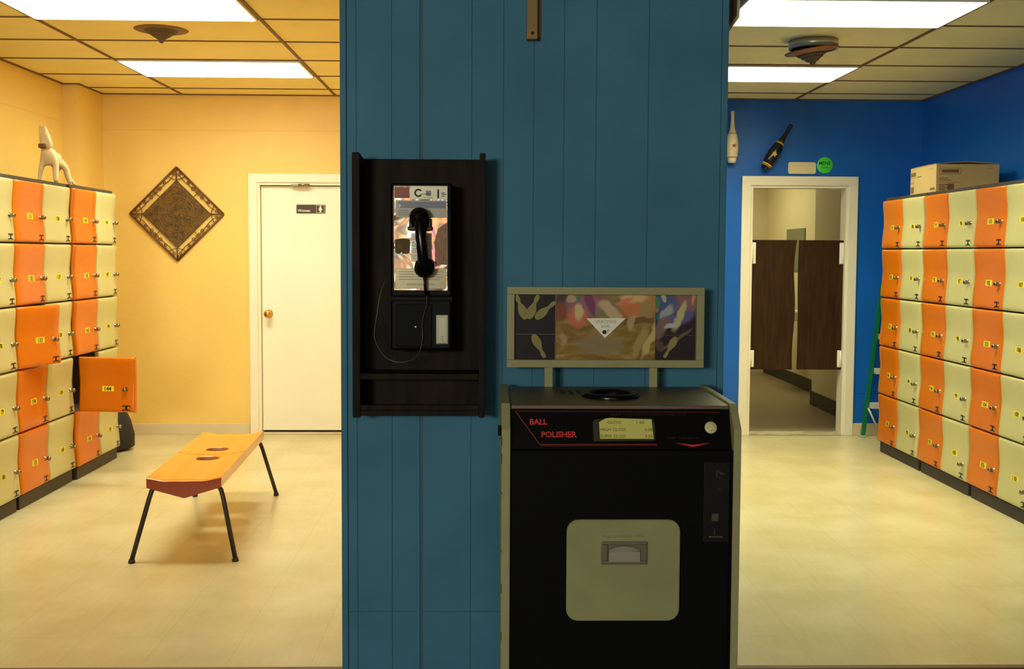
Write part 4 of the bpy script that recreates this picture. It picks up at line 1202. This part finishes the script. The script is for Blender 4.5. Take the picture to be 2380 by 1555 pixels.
    def rect(name, m, u0, u1, v0, v1, par=so, yy=yq):
        b = MB(); b.poly([(zx(u0), yy, zz(v1)), (zx(u1), yy, zz(v1)), (zx(u1), yy, zz(v0)), (zx(u0), yy, zz(v0))]); return b.build(name, m, par)
    rect('lane_picture', art_paint(), 655, 1732, 150, 872)
    rect('side_picture', art_side(), 1732, 2168, 150, 872)
    rect('black_picture', M['art_black'], 205, 655, 150, 872)
    b = MB()
    for (u0, u1, v0, v1) in ((650, 660, 150, 872), (205, 655, 587, 592), (1732, 2168, 594, 598)):
        b.poly([(zx(u0), yq-.0006, zz(v1)), (zx(u1), yq-.0006, zz(v1)), (zx(u1), yq-.0006, zz(v0)), (zx(u0), yq-.0006, zz(v0))])
    b.build('panel_lines', M['print_line'], so)
    def pin(h, base, w=46):
        hv, bv = Vector(h), Vector(base); ax = bv-hv; Ln = ax.length; ax.normalize(); nn = Vector((-ax.y, ax.x))
        pr = [(0, .0), (.0, .30), (.04, .42), (.12, .50), (.2, .48), (.3, .36), (.36, .36), (.45, .6), (.6, .93), (.72, 1.0), (.85, .85), (.95, .6), (1, .42)]
        lft = [hv+ax*Ln*s+nn*w*q for s, q in pr]; rgt = [hv+ax*Ln*s-nn*w*q for s, q in pr]
        for i in range(1, len(pr)-1):
            P = [lft[i], lft[i+1], rgt[i+1], rgt[i]]
            b.poly([(min(max(zx(p.x), zx(206)), zx(2167)), yq-.0007, zz(p.y)) for p in P])
    for h_, b_, w_ in (((228, 165), (340, 425), 50), ((468, 165), (360, 420), 50), ((650, 238), (440, 420), 46), ((542, 845), (415, 595), 46)):
        yq -= .0002; b = MB(); pin(h_, b_, w_); b.build('pin_print', M['print_pin'], so)
    b = MB()
    pin((1832, 842), (1960, 615), 40); b.build('pin_print', mat('print_pin_dim', (150, 136, 84), .4), so)
    b = MB(); b.prism([(zx(985), zz(413)), (zx(1412), zz(413)), (zx(1188), zz(630))], 'y', yq-.005, yq-.001, .0005)
    bd = b.build('badge', M['white_badge'], so)
    yb = yq-.0056
    b = MB(); b.text('SPORTSMANS', zx(1198), zz(463), .0138, yb, sx=.82); b.text('BOWL', zx(1196), zz(516), .0128, yb, sx=.86)
    b.poly([(zx(1095), yb, zz(470)), (zx(1300), yb, zz(470)), (zx(1300), yb, zz(467.5)), (zx(1095), yb, zz(467.5))]); b.build('lettering', M['badge_ink'], bd)
    b = MB(); b.disc((zx(1180), yb, zz(563)), .0068, 0, 20)
    for q in range(3):
        a = (zx(1196), zz(550+14*q)); c = (zx(1222-6*q), zz(540+20*q)); b.tube([(a[0], yb, a[1]), (c[0], yb, c[1])], .0007, 5)
    b.tube([(zx(1222), yb, zz(533)), (zx(1224), yb, zz(556))], .0008, 5)
    b.build('ball_logo', M['ink'], bd)
polisher()

# ---------------------------------------------------------------- unseen glowing panels added behind the camera for the chrome to reflect
def reflect_glow():
    t = bpy.data.objects.new('trim_lane_mural', None); COL.objects.link(t); t.location = (-.9, -8.98, 0); t['kind'] = 'structure'
    random.seed(11)
    cols = [(255, 210, 120), (60, 90, 220), (240, 150, 180), (250, 130, 60), (40, 150, 130), (255, 240, 190), (120, 70, 160), (250, 220, 120), (60, 60, 80), (255, 180, 110)]
    x = -4.6
    k = 0
    while x < 4.6:
        w = random.uniform(.25, .8); c = cols[k % len(cols)]; k += 1
        m = mat('mural_%d' % k, c, .5, emit=c, estr=1.2)
        b = MB(); b.poly([(x+w, .012, .75), (x-.15, .012, .75), (x+.1, .012, 2.1), (x+w+.25, .012, 2.1)]); b.build('mural_panel', m, t)
        x += w
    b = MB(); b.box(-5, 5, 0, .01, .7, 2.15); b.build('backing', M['hall_wall'], t)
reflect_glow()

# ---------------------------------------------------------------- lights
def area(name, loc, rot, sx, sy, power, col):
    l = bpy.data.lights.new(name, 'AREA'); l.shape = 'RECTANGLE'; l.size = sx; l.size_y = sy; l.energy = power; l.color = col
    o = bpy.data.objects.new(name, l); COL.objects.link(o); o.location = loc; o.rotation_euler = rot; return o
area('concourse_lamp', (-2.2, -3.4, 2.05), (R(82), 0, R(-18)), 1.2, .6, 158, (.93, .97, .80))
area('lane_lamp', (.4, -6.5, 3.2), (0, 0, 0), 5, .6, 170, (1, .94, .78))
area('washroom_lamp', (2.5, 11.9, 2.58), (0, 0, 0), .6, 1.2, 24, (1, .95, .6))

w = bpy.data.worlds.new('world'); SC.world = w; w.use_nodes = True
w.node_tree.nodes['Background'].inputs[0].default_value = (.02, .02, .02, 1); w.node_tree.nodes['Background'].inputs[1].default_value = .3

# ---------------------------------------------------------------- camera
f, pitch, yaw, roll, cyy = 2443.7, .0585, -.0213, .0051, 731.9
cam = bpy.data.cameras.new('camera'); co = bpy.data.objects.new('camera', cam); COL.objects.link(co)
cam.sensor_fit = 'HORIZONTAL'; cam.sensor_width = 36; cam.lens = 36*f/2380
cam.shift_x = 0; cam.shift_y = (cyy-777.5)/2380
F = Vector((-math.sin(yaw), math.cos(yaw), 0)); Rr = Vector((math.cos(yaw), math.sin(yaw), 0)); U = Vector((0, 0, 1))
F2 = math.cos(pitch)*F-math.sin(pitch)*U; U2 = math.sin(pitch)*F+math.cos(pitch)*U
R3 = math.cos(roll)*Rr+math.sin(roll)*U2; U3 = -math.sin(roll)*Rr+math.cos(roll)*U2
m4 = Matrix(((R3.x, U3.x, -F2.x, 0), (R3.y, U3.y, -F2.y, 0), (R3.z, U3.z, -F2.z, H), (0, 0, 0, 1)))
co.matrix_world = m4
SC.camera = co
SC.view_settings.view_transform = 'Standard'; SC.view_settings.look = 'None'; SC.view_settings.gamma = 1; SC.view_settings.use_curve_mapping = False
SC.view_settings.exposure = 0.0
SC.cycles.max_bounces = 8; SC.cycles.diffuse_bounces = 5; SC.cycles.use_denoising = True
